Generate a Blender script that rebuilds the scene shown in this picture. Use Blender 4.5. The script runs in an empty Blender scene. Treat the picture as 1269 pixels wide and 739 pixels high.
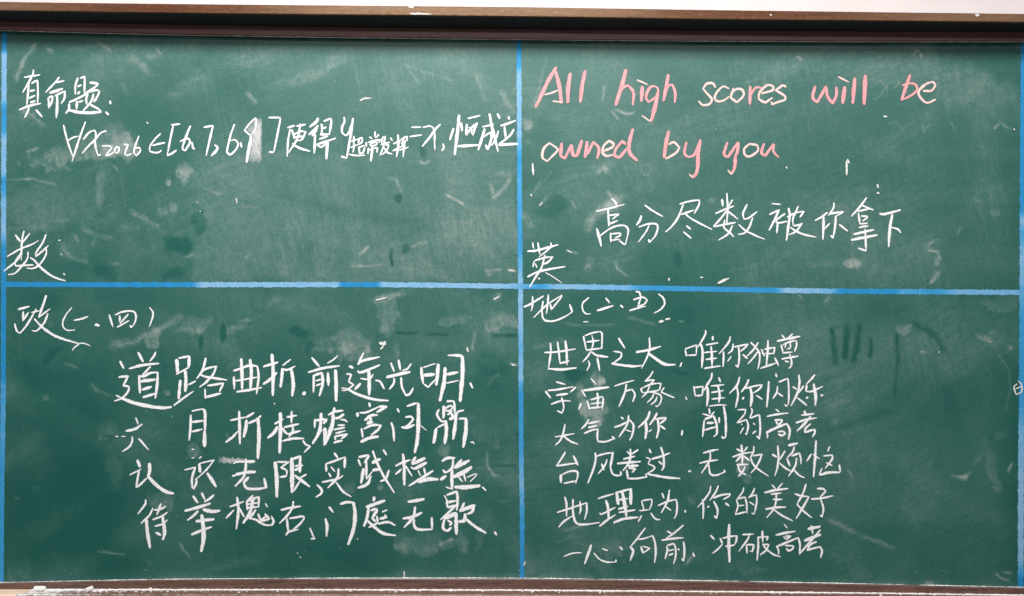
import bpy, bmesh, math, random
import numpy as np

# ------------------------------------------------------------------ camera, world, lamps, exposure
SC = bpy.context.scene
COL = SC.collection
S = 0.002                      # metres per photo pixel on the board plane
CAMD = 2.6                     # camera distance from the board
cam = bpy.data.cameras.new('camera'); camo = bpy.data.objects.new('camera', cam); COL.objects.link(camo)
camo.location = (0, -CAMD, 0); camo.rotation_euler = (math.radians(90), 0, 0)
cam.sensor_width = 36; cam.lens = 36 * CAMD / (1269 * S); cam.clip_end = 100; cam.clip_start = 0.05
SC.camera = camo
W = bpy.data.worlds.new('World'); SC.world = W; W.use_nodes = True
W.node_tree.nodes['Background'].inputs[0].default_value = (1.0, 0.985, 0.98, 1)
W.node_tree.nodes['Background'].inputs[1].default_value = 0.16

def area(name, loc, target, sx, sy, power, col):
    l = bpy.data.lights.new(name, 'AREA'); l.shape = 'RECTANGLE'; l.size = sx; l.size_y = sy
    l.energy = power; l.color = col
    o = bpy.data.objects.new(name, l); COL.objects.link(o); o.location = loc
    d = [t - a for t, a in zip(target, loc)]
    from mathutils import Vector
    o.rotation_euler = Vector(d).to_track_quat('-Z', 'Y').to_euler()
    return o
# ceiling tube fixtures in front of the board, further row behind the photographer
area('ceiling_lamp', (-0.20, -1.75, 1.74), (-0.1, 0, 0.0), 1.5, 0.46, 80, (1, 0.975, 0.965))
area('ceiling_lamp', (-2.6, -1.75, 1.74), (-0.6, 0, 0.0), 1.3, 0.46, 18, (1, 0.975, 0.965))
area('ceiling_lamp', (2.2, -1.75, 1.74), (0.6, 0, 0.0), 1.3, 0.46, 18, (1, 0.975, 0.965))
area('ceiling_lamp', (-0.9, -4.9, 1.75), (0, 0, -0.3), 1.5, 0.24, 22, (1, 0.98, 0.97))
area('ceiling_lamp', (1.6, -4.9, 1.75), (0, 0, -0.3), 1.5, 0.24, 22, (1, 0.98, 0.97))
SC.view_settings.view_transform = 'Standard'; SC.view_settings.look = 'None'
SC.view_settings.exposure = 0.0; SC.view_settings.gamma = 1.0
SC.view_settings.use_curve_mapping = False
SC.cycles.transparent_max_bounces = 16

random.seed(5); RNG = np.random.default_rng(11)

# ------------------------------------------------------------------ helpers
def X(px): return (px - 634.5) * S
def Z(py): return (369.5 - py) * S
def tag(o, label=None, cat=None, group=None, kind=None):
    if label: o['label'] = label
    if cat: o['category'] = cat
    if group: o['group'] = group
    if kind: o['kind'] = kind
    return o
def empty(name, loc=(0, 0, 0)):
    o = bpy.data.objects.new(name, None); COL.objects.link(o); o.location = loc
    o.empty_display_size = 0.05
    return o
def meshobj(name, verts, faces, mat, parent=None, attrs=None, smooth=False):
    me = bpy.data.meshes.new(name); me.from_pydata([tuple(v) for v in verts], [], faces)
    me.materials.append(mat)
    if attrs:
        for k, a in attrs.items():
            at = me.attributes.new(k, 'FLOAT', 'POINT'); at.data.foreach_set('value', np.asarray(a, dtype=np.float32))
    if smooth: me.polygons.foreach_set('use_smooth', [True] * len(me.polygons))
    o = bpy.data.objects.new(name, me); COL.objects.link(o)
    if parent:
        o.parent = parent
        o.matrix_parent_inverse = __import__('mathutils').Matrix.Translation(-parent.location) if parent.parent is None else __import__('mathutils').Matrix.Identity(4)
    return o

class NT:
    def __init__(s, name):
        s.m = bpy.data.materials.new(name); s.m.use_nodes = True
        s.t = s.m.node_tree; s.n = s.t.nodes; s.b = s.n['Principled BSDF']
        s.tc = s.n.new('ShaderNodeTexCoord')
    def link(s, a, b): s.t.links.new(a, b)
    def noise(s, scale, detail=3, rough=.55, vec=None, stretch=None):
        n = s.n.new('ShaderNodeTexNoise'); n.inputs['Scale'].default_value = scale
        n.inputs['Detail'].default_value = detail; n.inputs['Roughness'].default_value = rough
        v = vec or s.tc.outputs['Object']
        if stretch:
            mp = s.n.new('ShaderNodeMapping'); mp.inputs['Scale'].default_value = stretch
            s.link(v, mp.inputs['Vector']); v = mp.outputs[0]
        s.link(v, n.inputs['Vector']); return n.outputs['Fac']
    def ramp(s, f, stops):
        r = s.n.new('ShaderNodeValToRGB'); e = r.color_ramp.elements
        while len(e) < len(stops): e.new(0.5)
        for i, (p, c) in enumerate(stops):
            e[i].position = p; e[i].color = (*c, 1) if not isinstance(c, (int, float)) else (c, c, c, 1)
        s.link(f, r.inputs[0]); return r.outputs[0]
    def math(s, op, a, b=None, c=None, clamp=False):
        m = s.n.new('ShaderNodeMath'); m.operation = op; m.use_clamp = clamp
        for i, v in enumerate((a, b, c)):
            if v is None: continue
            if isinstance(v, (int, float)): m.inputs[i].default_value = v
            else: s.link(v, m.inputs[i])
        return m.outputs[0]
    def mix(s, f, a, b):
        m = s.n.new('ShaderNodeMix'); m.data_type = 'RGBA'
        if isinstance(f, (int, float)): m.inputs[0].default_value = f
        else: s.link(f, m.inputs[0])
        for i, v in ((6, a), (7, b)):
            if isinstance(v, tuple): m.inputs[i].default_value = (*v, 1)
            else: s.link(v, m.inputs[i])
        return m.outputs[2]
    def attr(s, name):
        a = s.n.new('ShaderNodeAttribute'); a.attribute_name = name; return a.outputs['Fac']
    def maprange(s, v, a, b, c, d):
        m = s.n.new('ShaderNodeMapRange'); m.clamp = True
        s.link(v, m.inputs[0])
        for i, q in enumerate((a, b, c, d)): m.inputs[i + 1].default_value = q
        return m.outputs[0]
    def bump(s, h, strength, dist=0.001):
        b = s.n.new('ShaderNodeBump'); b.inputs['Strength'].default_value = strength; b.inputs['Distance'].default_value = dist
        s.link(h, b.inputs['Height']); s.link(b.outputs[0], s.b.inputs['Normal'])

# ------------------------------------------------------------------ materials
def mat_board():
    t = NT('green_board_enamel')
    d = t.attr('dust'); k = t.attr('dark')
    g = t.ramp(t.noise(3.5, 4), [(0.3, (0.0060, 0.079, 0.063)), (0.7, (0.0095, 0.092, 0.072))])
    fine = t.noise(520, 2, .7); mid = t.noise(70, 4, .65)
    fac = t.math('MULTIPLY', d, t.math('MULTIPLY_ADD', fine, 0.9, 0.55))
    fac = t.math('MULTIPLY', fac, t.math('MULTIPLY_ADD', mid, 0.5, 0.75), clamp=True)
    # a thin film lets the enamel tint through, thick dust is chalk white
    tint = t.mix(t.maprange(fac, .05, .26, 0, 1), (0.30, 0.56, 0.50), (0.70, 0.71, 0.68))
    c = t.mix(fac, g, tint)
    # wet, clean wipes are a deeper green
    c = t.mix(t.math('MULTIPLY', k, 0.75, clamp=True), c, (0.007, 0.070, 0.058))
    # fine speckle of the enamel
    sp = t.ramp(t.noise(300, 3, .9), [(0.30, 0.62), (0.72, 1.45)])
    m = t.n.new('ShaderNodeMix'); m.data_type = 'RGBA'; m.blend_type = 'MULTIPLY'; m.inputs[0].default_value = 1
    t.link(c, m.inputs[6]); t.link(sp, m.inputs[7]); t.link(m.outputs[2], t.b.inputs['Base Color'])
    r = t.math('MULTIPLY_ADD', d, 0.5, 0.37); t.link(r, t.b.inputs['Roughness'])
    t.b.inputs['Specular IOR Level'].default_value = 0.40
    t.bump(t.noise(420, 3), 0.12, 0.0006)
    return t.m
def mat_wood(name, c1, c2, rough=0.32, dusty=0.0, spec=0.5):
    t = NT(name); t.b.inputs['Specular IOR Level'].default_value = spec
    n1 = t.noise(9, 5, .6, stretch=(1, 8, 22)); n2 = t.noise(70, 4, .7, stretch=(1, 3, 5))
    c = t.ramp(t.math('MULTIPLY_ADD', n2, 0.45, t.math('MULTIPLY', n1, 0.6)), [(0.34, c1), (0.68, c2)])
    scr = t.ramp(t.noise(130, 4, .8, stretch=(.5, 1, 1)), [(0.66, 0.0), (0.78, 0.55)])
    c = t.mix(t.math('MULTIPLY', scr, 0.5 + dusty), c, (0.42, 0.36, 0.33))
    t.link(c, t.b.inputs['Base Color'])
    t.link(t.maprange(n2, .3, .7, rough - .06, rough + .14), t.b.inputs['Roughness'])
    t.bump(n2, 0.25, 0.0008)
    return t.m
def mat_dusty_tray():
    t = NT('dusty_tray_lacquer')
    base = t.ramp(t.noise(30, 4, stretch=(1, 6, 1)), [(0.3, (0.11, 0.060, 0.046)), (0.7, (0.26, 0.155, 0.115))])
    d = t.attr('dust')
    n = t.noise(95, 5, .75)
    f = t.math('ADD', d, t.math('MULTIPLY_ADD', n, 1.3, -0.72))
    f = t.maprange(f, 0.25, 0.62, 0, 1)
    t.link(t.mix(f, base, (0.84, 0.81, 0.79)), t.b.inputs['Base Color'])
    t.link(t.maprange(f, 0, 1, 0.30, 0.95), t.b.inputs['Roughness'])
    t.bump(t.math('ADD', n, t.math('MULTIPLY', f, 1.0)), 0.6, 0.0015)
    return t.m
def mat_chalk(name, c1, c2, lo=0.30):
    """ragged chalk deposit: opaque in the middle, broken by the board grain at the edge"""
    t = NT(name)
    e = t.attr('edge'); g = t.attr('press')
    n = t.math('MULTIPLY_ADD', t.noise(950, 2, .7), 0.6, t.math('MULTIPLY', t.noise(260, 3, .7), 0.4))
    th = t.math('MULTIPLY', t.math('POWER', e, 2.6), 0.52)
    th = t.math('ADD', th, t.math('MULTIPLY_ADD', g, -0.22, lo))
    # pressure of the hand comes and goes along the stroke
    th = t.math('ADD', th, t.math('MULTIPLY_ADD', t.noise(34, 2), 0.34, -0.12))
    a = t.math('SUBTRACT', n, th)
    t.link(t.maprange(a, -0.08, 0.08, 0.12, 1), t.b.inputs['Alpha'])
    cn = t.noise(150, 4, .75)
    t.link(t.mix(t.maprange(cn, .36, .66, 0, 1), c1, c2), t.b.inputs['Base Color'])
    t.b.inputs['Roughness'].default_value = 0.96; t.b.inputs['Specular IOR Level'].default_value = 0.1
    t.bump(n, 0.5, 0.0008)
    return t.m
def mat_blue():
    t = NT('blue_line_chalk_paint')
    p = t.attr('pale'); e = t.attr('edge')
    n = t.noise(330, 4, .7); n2 = t.noise(60, 3)
    f = t.math('ADD', p, t.math('MULTIPLY_ADD', n, 0.9, -0.45))
    f = t.math('ADD', f, t.math('MULTIPLY_ADD', n2, 0.5, -0.25), clamp=True)
    c = t.ramp(f, [(0.0, (0.001, 0.21, 0.47)), (0.45, (0.035, 0.29, 0.56)), (1.0, (0.26, 0.45, 0.64))])
    t.link(c, t.b.inputs['Base Color'])
    th = t.math('MULTIPLY_ADD', t.math('POWER', e, 4.0), 0.42, 0.12)
    t.link(t.maprange(t.math('SUBTRACT', n, th), -0.04, 0.04, 0, 1), t.b.inputs['Alpha'])
    t.b.inputs['Roughness'].default_value = 0.75
    t.bump(n, 0.4, 0.0006)
    return t.m
def mat_plain(name, c1, c2, scale, rough=.9, bump=.2, bs=200):
    t = NT(name)
    t.link(t.ramp(t.noise(scale, 4), [(0.35, c1), (0.65, c2)]), t.b.inputs['Base Color'])
    t.b.inputs['Roughness'].default_value = rough
    t.bump(t.noise(bs, 4), bump, 0.001)
    return t.m
def mat_smear():
    t = NT('rubbed_chalk_smear')
    n = t.noise(60, 4, .6, stretch=(7, 1, 1)); n2 = t.noise(600, 2)
    e = t.attr('edge'); pr = t.attr('press')
    a = t.math('MULTIPLY', t.math('MULTIPLY_ADD', n, 1.0, t.math('MULTIPLY_ADD', n2, 0.5, -0.3)), t.math('SUBTRACT', 1.0, t.math('POWER', e, 3.0)))
    t.link(t.math('MULTIPLY', a, pr, clamp=True), t.b.inputs['Alpha'])
    t.b.inputs['Base Color'].default_value = (0.82, 0.81, 0.80, 1); t.b.inputs['Roughness'].default_value = 0.95
    return t.m

M_BOARD = mat_board()
M_CAP = mat_wood('varnished_brown_rail', (0.050, 0.018, 0.011), (0.120, 0.048, 0.025), 0.19, 0.0, 0.38)
M_CAP.node_tree.nodes['Principled BSDF'].inputs['Specular Tint'].default_value = (1.0, 0.80, 0.52, 1)
M_IN = mat_wood('dark_brown_frame', (0.130, 0.056, 0.050), (0.210, 0.100, 0.086), 0.42)
M_LOW = mat_wood('brown_bottom_frame', (0.045, 0.023, 0.021), (0.200, 0.112, 0.086), 0.34, 0.12)
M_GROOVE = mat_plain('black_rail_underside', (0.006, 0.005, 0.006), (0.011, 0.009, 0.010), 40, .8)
M_TRAY = mat_dusty_tray()
M_WHITE = mat_chalk('white_chalk', (0.93, 0.94, 0.92), (0.76, 0.73, 0.76))
M_THIN = mat_chalk('faint_white_chalk', (0.82, 0.82, 0.78), (0.70, 0.70, 0.66), 0.42)
M_PINK = mat_chalk('pink_chalk', (0.74, 0.27, 0.30), (0.70, 0.42, 0.42))
M_PALE = mat_chalk('pale_pink_chalk', (0.82, 0.64, 0.58), (0.78, 0.50, 0.48))
M_BLUE = mat_blue()
M_SMEAR = mat_smear()
M_WALL = mat_plain('painted_plaster', (0.62, 0.575, 0.57), (0.65, 0.612, 0.607), 6, .9, .25, 160)
M_BEIGE = mat_plain('bare_beige_wood', (0.82, 0.62, 0.44), (0.90, 0.74, 0.57), 22, .6, .2, 120)
M_STICK = mat_plain('chalk_stick_white', (0.92, 0.91, 0.90), (0.86, 0.84, 0.83), 90, .95, .5, 400)

# ------------------------------------------------------------------ setting: wall
verts = [(-4, 0.06, -2.2), (4, 0.06, -2.2), (4, 0.06, 2.2), (-4, 0.06, 2.2), (-4, 0.2, -2.2), (4, 0.2, -2.2), (4, 0.2, 2.2), (-4, 0.2, 2.2)]
wall = meshobj('wall', verts, [(0, 1, 2, 3), (4, 7, 6, 5), (0, 4, 5, 1), (3, 2, 6, 7), (0, 3, 7, 4), (1, 5, 6, 2)], M_WALL)
tag(wall, kind='structure')

# ------------------------------------------------------------------ chalkboard
CX = np.array([-400, 0, 200, 400, 640, 869, 1070, 1269, 1670], float)
E_TOP = [-4, 2, 4.5, 6.5, 8.7, 12.3, 15, 17.5, 23]           # cap upper edge in the picture
E_CAPB = [8, 13, 15.8, 18.3, 20.6, 24, 26, 28.3, 33]         # cap lower edge
E_INT = [18, 26, 30, 33.2, 36, 37.6, 38.6, 39.4, 42]         # inner rail upper edge
E_BT = [27, 38, 43.3, 46.6, 49.4, 51.4, 52.2, 52.2, 52]      # board upper edge
E_BB = [732, 722, 717.9, 716.6, 716.4, 719.6, 723.6, 728, 738]   # board lower edge
E_RB = [733, 731.2, 731.2, 731.4, 731.9, 733.6, 735.6, 738.3, 744]  # rail/tray seam
def curve(E, px):
    # smooth (Catmull style) interpolation
    xs = np.asarray(px, float); y = np.interp(xs, CX, E)
    y = (y + np.interp(xs - 45, CX, E) + np.interp(xs + 45, CX, E) + np.interp(xs - 22, CX, E) + np.interp(xs + 22, CX, E)) / 5
    return y
BL, BR = -330, 1600           # board extent in pixel units, beyond both picture edges

board = empty('chalkboard', (0, 0, -0.75))
tag(board, 'wide green enamel chalkboard in a dark brown wooden frame with a dusty chalk tray', 'chalkboard')

def loft(name, prof, mat, parent, n=150, attr=None, jitter=0.0, x0=BL, x1=BR):
    """prof: list of (curve, depth, dpy) - point seen at picture row curve+dpy when it stands depth metres in front of the board"""
    px = np.linspace(x0, x1, n); verts = []; at = []
    for x in px:
        for j, (E, dep, dpy) in enumerate(prof):
            k = (CAMD - dep) / CAMD
            zz = Z(curve(E, [x])[0] + dpy) * k
            verts.append((X(x), -dep, zz + random.uniform(-1, 1) * jitter)); 
            if attr: at.append(attr[j])
    m = len(prof); faces = []
    for i in range(n - 1):
        for j in range(m):
            a = i * m + j; b = i * m + (j + 1) % m
            faces.append((a, b, b + m, a + m))
    faces.append(tuple(range(m))); faces.append(tuple(reversed(range((n - 1) * m, n * m))))
    o = meshobj(name, verts, faces, mat, parent, {'dust': at} if attr else None)
    bm = bmesh.new(); bm.from_mesh(o.data); bmesh.ops.recalc_face_normals(bm, faces=bm.faces); bm.to_mesh(o.data); bm.free()
    return o
CAPD = 0.100
# cap rail: rounded front, flat underside
front = [(E_TOP, -0.058, 7), (E_TOP, CAPD - 0.0022, 0.3), (E_TOP, CAPD - 0.0012, 0.8), (E_TOP, CAPD - 0.0008, 4.2), (E_CAPB, CAPD - 0.0001, -1.8), (E_CAPB, CAPD, -0.7), (E_CAPB, CAPD - 0.0030, 0.0)]
cap = loft('top_rail', front + [(E_CAPB, 0.094, 1.3), (E_INT, -0.058, -14)], M_CAP, board)
for p in cap.data.polygons: p.use_smooth = False
# dark underside strip of the cap
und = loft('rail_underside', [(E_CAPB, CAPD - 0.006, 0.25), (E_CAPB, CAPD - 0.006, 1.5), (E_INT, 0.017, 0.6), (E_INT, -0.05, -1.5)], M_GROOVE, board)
inner = loft('inner_top_rail', [(E_INT, 0.0165, 0.0), (E_INT, 0.0180, 0.7), (E_BT, 0.0180, -1.6), (E_BT, 0.0150, -0.5), (E_BT, 0.0005, 0.2), (E_BT, -0.05, 0.2), (E_INT, -0.05, 0.2)], M_IN, board)
# bottom rail with its dusty lip, and tray
low = loft('bottom_rail', [(E_BB, 0.0005, -0.4), (E_BB, 0.0135, 1.0), (E_BB, 0.0150, 2.1), (E_RB, 0.0150, -0.6), (E_RB, 0.0120, 1.0), (E_RB, -0.05, 1.0), (E_BB, -0.05, -0.4)], M_LOW, board)

# writing panel: fine grid carrying the chalk-dust pattern and the painted glare bands
STEP = 1.3
gx = np.concatenate([np.linspace(BL, -12, 26), np.arange(-6, 1276, STEP), np.linspace(1282, BR, 26)])
nz = int((733 - 26) / STEP)
tt = np.linspace(0, 1, nz)
GX = np.tile(gx, (nz, 1)); GY = 24 + (735 - 24) * tt[:, None] + 0 * GX
_tabs = {}
def vnoise(x, y, cell, seed):
    n = 512
    if seed not in _tabs:
        if len(_tabs) > 60: _tabs.clear()
        _tabs[seed] = np.random.default_rng(seed).random((n, n))
    tab = _tabs[seed]
    u = x / cell + 1000.5; v = y / cell + 1000.5
    iu = np.floor(u).astype(int); iv = np.floor(v).astype(int); fu = u - iu; fv = v - iv
    fu = fu * fu * (3 - 2 * fu); fv = fv * fv * (3 - 2 * fv)
    g = lambda a, b: tab[b % n, a % n]
    return (g(iu, iv) * (1 - fu) + g(iu + 1, iv) * fu) * (1 - fv) + (g(iu, iv + 1) * (1 - fu) + g(iu + 1, iv + 1) * fu) * fv
def rot(x, y, a):
    c, s = math.cos(math.radians(a)), math.sin(math.radians(a)); return x * c + y * s, -x * s + y * c
WX = GX + 14 * (vnoise(GX, GY, 40, 1) - .5) + 6 * (vnoise(GX, GY, 12, 2) - .5)
WY = GY + 14 * (vnoise(GX, GY, 40, 3) - .5) + 6 * (vnoise(GX, GY, 12, 4) - .5)
def sm(v): v = np.clip(v, 0, 1); return v * v * (3 - 2 * v)
dust = 0.0 + 0.034 * sm(1.5 * vnoise(WX, WY, 150, 5) - .25) + 0.035 * vnoise(WX, WY, 45, 6) * vnoise(WX, WY, 120, 7)
# sweeping eraser traces
for a, ln, wd, amp, sd in ((-28, 210, 34, .030, 8), (35, 190, 30, .022, 9), (80, 200, 36, .022, 10), (8, 240, 24, .015, 12)):
    u, v = rot(GX + 40 * np.sin(GY / 130), GY + 30 * np.sin(GX / 170), a)
    dust += amp * sm(2.6 * vnoise(u, v / wd * ln, ln, sd) - 1.35) * (0.6 + .8 * vnoise(u, v, 7, sd + 20))
# regional level
def reg(x0, x1, y0, y1, s, amt):
    return amt * sm((WX - x0) / s + .5) * sm((x1 - WX) / s + .5) * sm((WY - y0) / s + .5) * sm((y1 - WY) / s + .5)
dust += reg(-400, 640, 30, 350, 12, .030) + reg(240, 640, 190, 352, 10, .035) + reg(650, 1240, 60, 350, 50, .030)
dust += reg(0, 640, 362, 440, 40, .025) + reg(950, 1240, 410, 640, 60, .034) + reg(655, 1255, 370, 712, 70, .012) + reg(985, 1190, 400, 470, 30, .030)
dust -= reg(8, 150, 440, 700, 60, .035)
# blobs: x, y, rx, ry, rot, amount   (negative = wiped clean)
BLOBS = """110 182 58 20 -14 .13/152 182 24 17 0 .20/62 192 26 14 0 .06/228 213 12 8 20 .12/525 190 7 7 0 -.12/650 157 6 9 0 .16/652 120 14 60 0 .05
750 206 12 7 0 .08/1185 105 34 26 20 .045/1240 80 88 30 20 -.09/70 255 75 30 0 .05/126 232 6 26 0 .09/228 217 12 11 30 .17/207 226 4 5 0 .2/214 254 7 6 0 .13/200 259 7 9 0 .10
243 247 2 2 0 .4/94 306 20 18 0 .05/214 302 15 13 0 -.12/233 301 9 14 0 -.10/246 272 11 24 0 -.11/131 337 18 10 0 -.08/218 340 18 9 0 -.08/493 248 5 6 0 -.2/612 282 42 34 0 .05
503 306 6 10 0 -.15/690 256 22 16 0 -.08/732 321 6 6 0 .08/839 320 4 12 0 -.2/885 249 4 4 0 .15/1057 327 11 9 0 .20/1162 322 4 7 0 .15/1235 263 7 5 0 .10/1240 376 26 10 0 .08
190 417 9 14 0 .15/243 402 19 9 -20 .13/300 402 18 6 -20 .12/249 422 4 10 0 -.2/278 411 3 10 0 -.2/205 487 3 4 0 .15/66 438 14 5 -30 -.08/58 491 5 4 0 .16/134 530 13 13 0 .08/280 538 3 6 0 .15
481 391 13 22 0 .14/374 412 18 8 15 -.16/386 428 6 9 0 -.10/398 427 16 10 0 .08/560 399 18 6 0 .12/622 401 26 9 -8 .15/438 423 22 15 0 .14/440 438 22 12 0 .12/492 434 5 11 0 .10/608 452 22 28 0 -.05/616 525 32 30 0 .05
735 506 19 17 10 .22/718 482 6 7 0 .20/737 472 9 9 0 .22/744 474 5 5 0 .2/722 500 7 18 0 .2/662 470 18 22 0 .05/710 465 16 10 0 -.10/842 461 13 4 0 -.18/845 390 13 9 0 -.12
1118 406 9 6 -20 .13/1220 418 9 4 15 .15/1240 540 9 8 0 .07/1190 500 30 30 0 -.03/143 584 9 20 0 .09/240 560 10 10 0 .16/200 618 19 13 10 .14/21 704 16 14 0 .07/435 606 9 11 0 .11/469 604 4 4 0 .2
525 672 36 13 -5 .11/500 668 14 10 0 .07/575 670 6 14 0 .13/600 655 6 24 20 .06/549 556 7 10 -35 .16/710 692 58 26 -8 .06/755 680 13 16 0 .06/922 575 10 18 0 .20/925 594 6 7 0 .15/858 618 5 6 0 .12
925 700 24 8 5 .07/1140 600 24 50 0 .03/1230 580 7 34 -12 .07/1065 712 16 8 0 .04/846 697 16 8 -20 .05/300 175 14 10 0 .02/395 84 40 12 -30 .03/520 80 60 14 0 .02/1057 327 6 6 0 .1
35 120 10 60 0 .02/360 300 12 50 8 .045/405 300 14 46 6 .045/440 300 8 50 -4 .03/300 300 40 50 0 .02/1195 590 9 4 0 .12/760 255 18 6 -30 .12/640 690 20 6 0 .0"""
NB1 = vnoise(GX, GY, 9, 55); NB2 = vnoise(GX, GY, 3.5, 56)
for b in BLOBS.replace('\n', '/').split('/'):
    x, y, rx, ry, ro, am = map(float, b.split())
    R = 1.9 * max(rx, ry) + 12
    ci = np.where(np.abs(gx - x) < R)[0]; ri = np.where(np.abs(GY[:, 0] - y) < R)[0]
    if len(ci) == 0 or len(ri) == 0: continue
    sl = (slice(ri[0], ri[-1] + 1), slice(ci[0], ci[-1] + 1))
    u, v = rot(WX[sl] * .55 + GX[sl] * .45 - x, WY[sl] * .55 + GY[sl] * .45 - y, ro)
    q = np.sqrt((u / rx) ** 2 + (v / ry) ** 2) + .75 * (NB1[sl] - .5) + .35 * (NB2[sl] - .5)
    f = sm((1.2 - q) / (.50 if am > 0 else .85))
    if am > 0:
        fb = vnoise(u, v * .14, 1.9, int(x) + 7) * .6 + vnoise(u, v * .3, 5, int(x) + 9) * .6 + .35 * vnoise(u, v, 3, 31)
        f = f * (0.25 + 1.15 * fb * (0.75 + .5 * np.clip(v / ry, -1, 1)))
    dust[sl] += am * f * (.66 if am > 0 else .75)
dark = np.zeros_like(dust)
# streaks: width, amount, points; broad ones near the top paint lamp glare
DUST_GLARE_STREAKS = """4 .22 45 55 30 72 19 102/5 .20 58 58 65 66/4 .16 121 52 138 64/7 .12 160 68 183 88/7 .08 180 70 200 66/3 .15 193 58 200 68/22 .06 220 116 262 88 330 62/26 .035 420 150 480 110 560 84/18 .035 470 70 500 110 520 160/30 .04 900 92 1050 78 1160 96 1250 150/16 .04 1140 66 1200 92 1262 118/14 .045 560 66 600 100 630 150/5 .20 304 114 318 128/5 .16 25 137 40 144 55 156
3 .2 33 189 48 184/3 .2 22 199 25 207/2.5 .2 139 204 146 212/14 .08 340 106 400 90 430 64/3 .14 508 88 520 104/2.5 .28 446 125 452 122 461 122/6 .10 590 92 603 126/7 .16 621 110 637 142/2.5 .3 520 200 526 203 533 200/2 .15 519 195 519 186/3 .08 500 80 560 100
3 .08 678 70 663 130/3 .16 750 106 747 126/2.5 .28 762 135 776 142 786 139/2.5 .18 757 137 766 149/2 .08 800 138 812 136 810 152 800 155/2 .08 850 140 853 158/2 .09 800 203 805 206 807 211 804 216 799 217 795 213 795 207 800 203/3 .15 738 216 748 208 758 214/2.5 .15 748 204 752 216
2.5 .2 985 71 990 71 993 75/2 .1 1052 66 1060 62 1068 64/2 .1 1070 64 1085 65/2.5 .25 1130 70 1136 63 1141 66 1142 72/2 .13 1083 104 1092 100 1097 108 1092 118 1082 124/2 .13 1098 122 1100 104 1112 99 1115 104 1107 110/2 .08 1100 155 1112 150 1118 160 1128 152/2 .09 1144 150 1145 164 1152 154/2 .09 1158 148 1163 146/2 .09 1178 150 1184 165
2.5 .18 1231 160 1240 152 1250 160/2.5 .16 30 222 45 223 70 229/2 .12 8 224 40 221/2.5 .08 60 275 85 273/3 .08 10 283 55 283/2 .06 150 212 155 260/3.5 .12 250 231 274 241/2.5 .08 298 255 320 258/5 .14 160 260 180 272 206 289/4.5 .14 104 285 120 291 140 295/7 .08 150 281 175 285/3 .15 92 290 97 301/3.5 .12 113 306 119 296
5 .11 75 300 85 318 110 326/4 .12 130 330 150 327/3 .18 229 318 240 315/3 .15 303 321 311 315/3.5 .14 482 222 492 223 497 240/2.5 .28 553 241 575 254/4 .20 608 228 612 244 620 238 632 222/5 .10 616 216 630 216 632 222/2.5 .28 445 318 457 305/4 .12 508 306 530 300/2.5 .16 435 330 475 329/2.5 .25 600 336 622 335/3 .2 604 340 609 340
2.5 .3 629 335 640 336/6 .22 463 373 480 368 503 363/5 .25 611 372 621 365/4 .08 332 377 350 368/2 .13 660 240 672 220/2 .12 665 235 684 212/2.5 .24 668 256 678 243/2 .15 708 248 714 258/7 .13 645 265 655 275 662 283/8 .20 728 284 733 270 750 256 768 248/4 .20 752 236 762 246/3 .18 728 287 733 279/6 .14 745 262 768 258/2.5 .3 702 310 708 313 716 314
2.5 .15 724 333 729 330 734 333 729 337 724 333/3 .18 762 324 766 334 778 342/2.5 .12 1055 278 1056 304/2 .08 1056 310 1055 330/2.5 .22 1149 306 1155 300 1165 297/2.5 .24 1150 310 1162 312 1165 323/4 .25 1153 352 1160 342 1165 337/3 .12 1190 280 1187 291/2.5 .18 1207 247 1216 250/4 .07 1000 328 1035 328/4 .22 1021 375 1028 367/3 .15 989 365 994 371
7 .16 135 429 165 424 180 415 210 402 228 391/2.5 .14 80 451 90 453 97 457/4 .13 112 475 121 486/3 .09 120 483 140 492/3 .2 588 412 585 434/2.5 .3 632 451 641 453/2.5 .15 604 478 613 467 620 465/2.5 .12 700 401 720 404 762 402/3.5 .12 778 394 812 402/5 .07 660 432 700 421/2.5 .2 840 398 848 399/20 .05 1015 512 1050 496 1110 480/3 .10 1030 524 1038 520 1036 532
2.2 .10 1236 438 1250 458 1252 485 1246 508/2.5 .22 1141 436 1148 437/3 .2 1226 412 1234 411/3 .16 1250 428 1254 434/2.5 .18 120 683 155 688/3 .16 222 673 228 682 236 692/3 .2 183 696 187 699/10 .06 262 704 320 694/2.5 .12 18 616 24 619/2 .07 40 606 48 604 48 612/3.5 .22 543 676 552 672 562 667/2.5 .20 603 560 604 577 611 588 618 591
2.2 .09 590 580 600 580/3 .13 618 621 632 622/3.5 .14 698 657 722 652/3 .08 690 672 712 664/2.5 .16 1050 583 1058 592/4.5 .15 1025 644 1060 660 1110 681/4 .20 1178 589 1193 592 1203 585/4 .08 1207 577 1216 564/3 .28 1249 586 1255 574/2.5 .26 1243 709 1254 711/2.5 .16 1233 710 1240 716 1252 721/4 .2 1145 724 1157 722/3 .22 850 700 858 690/5 .04 150 100 160 120
7 .05 205 120 225 118/5 .05 80 60 110 62/14 .035 560 210 555 300/6 .04 430 40 450 120/5 .04 1000 240 960 300"""
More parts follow.
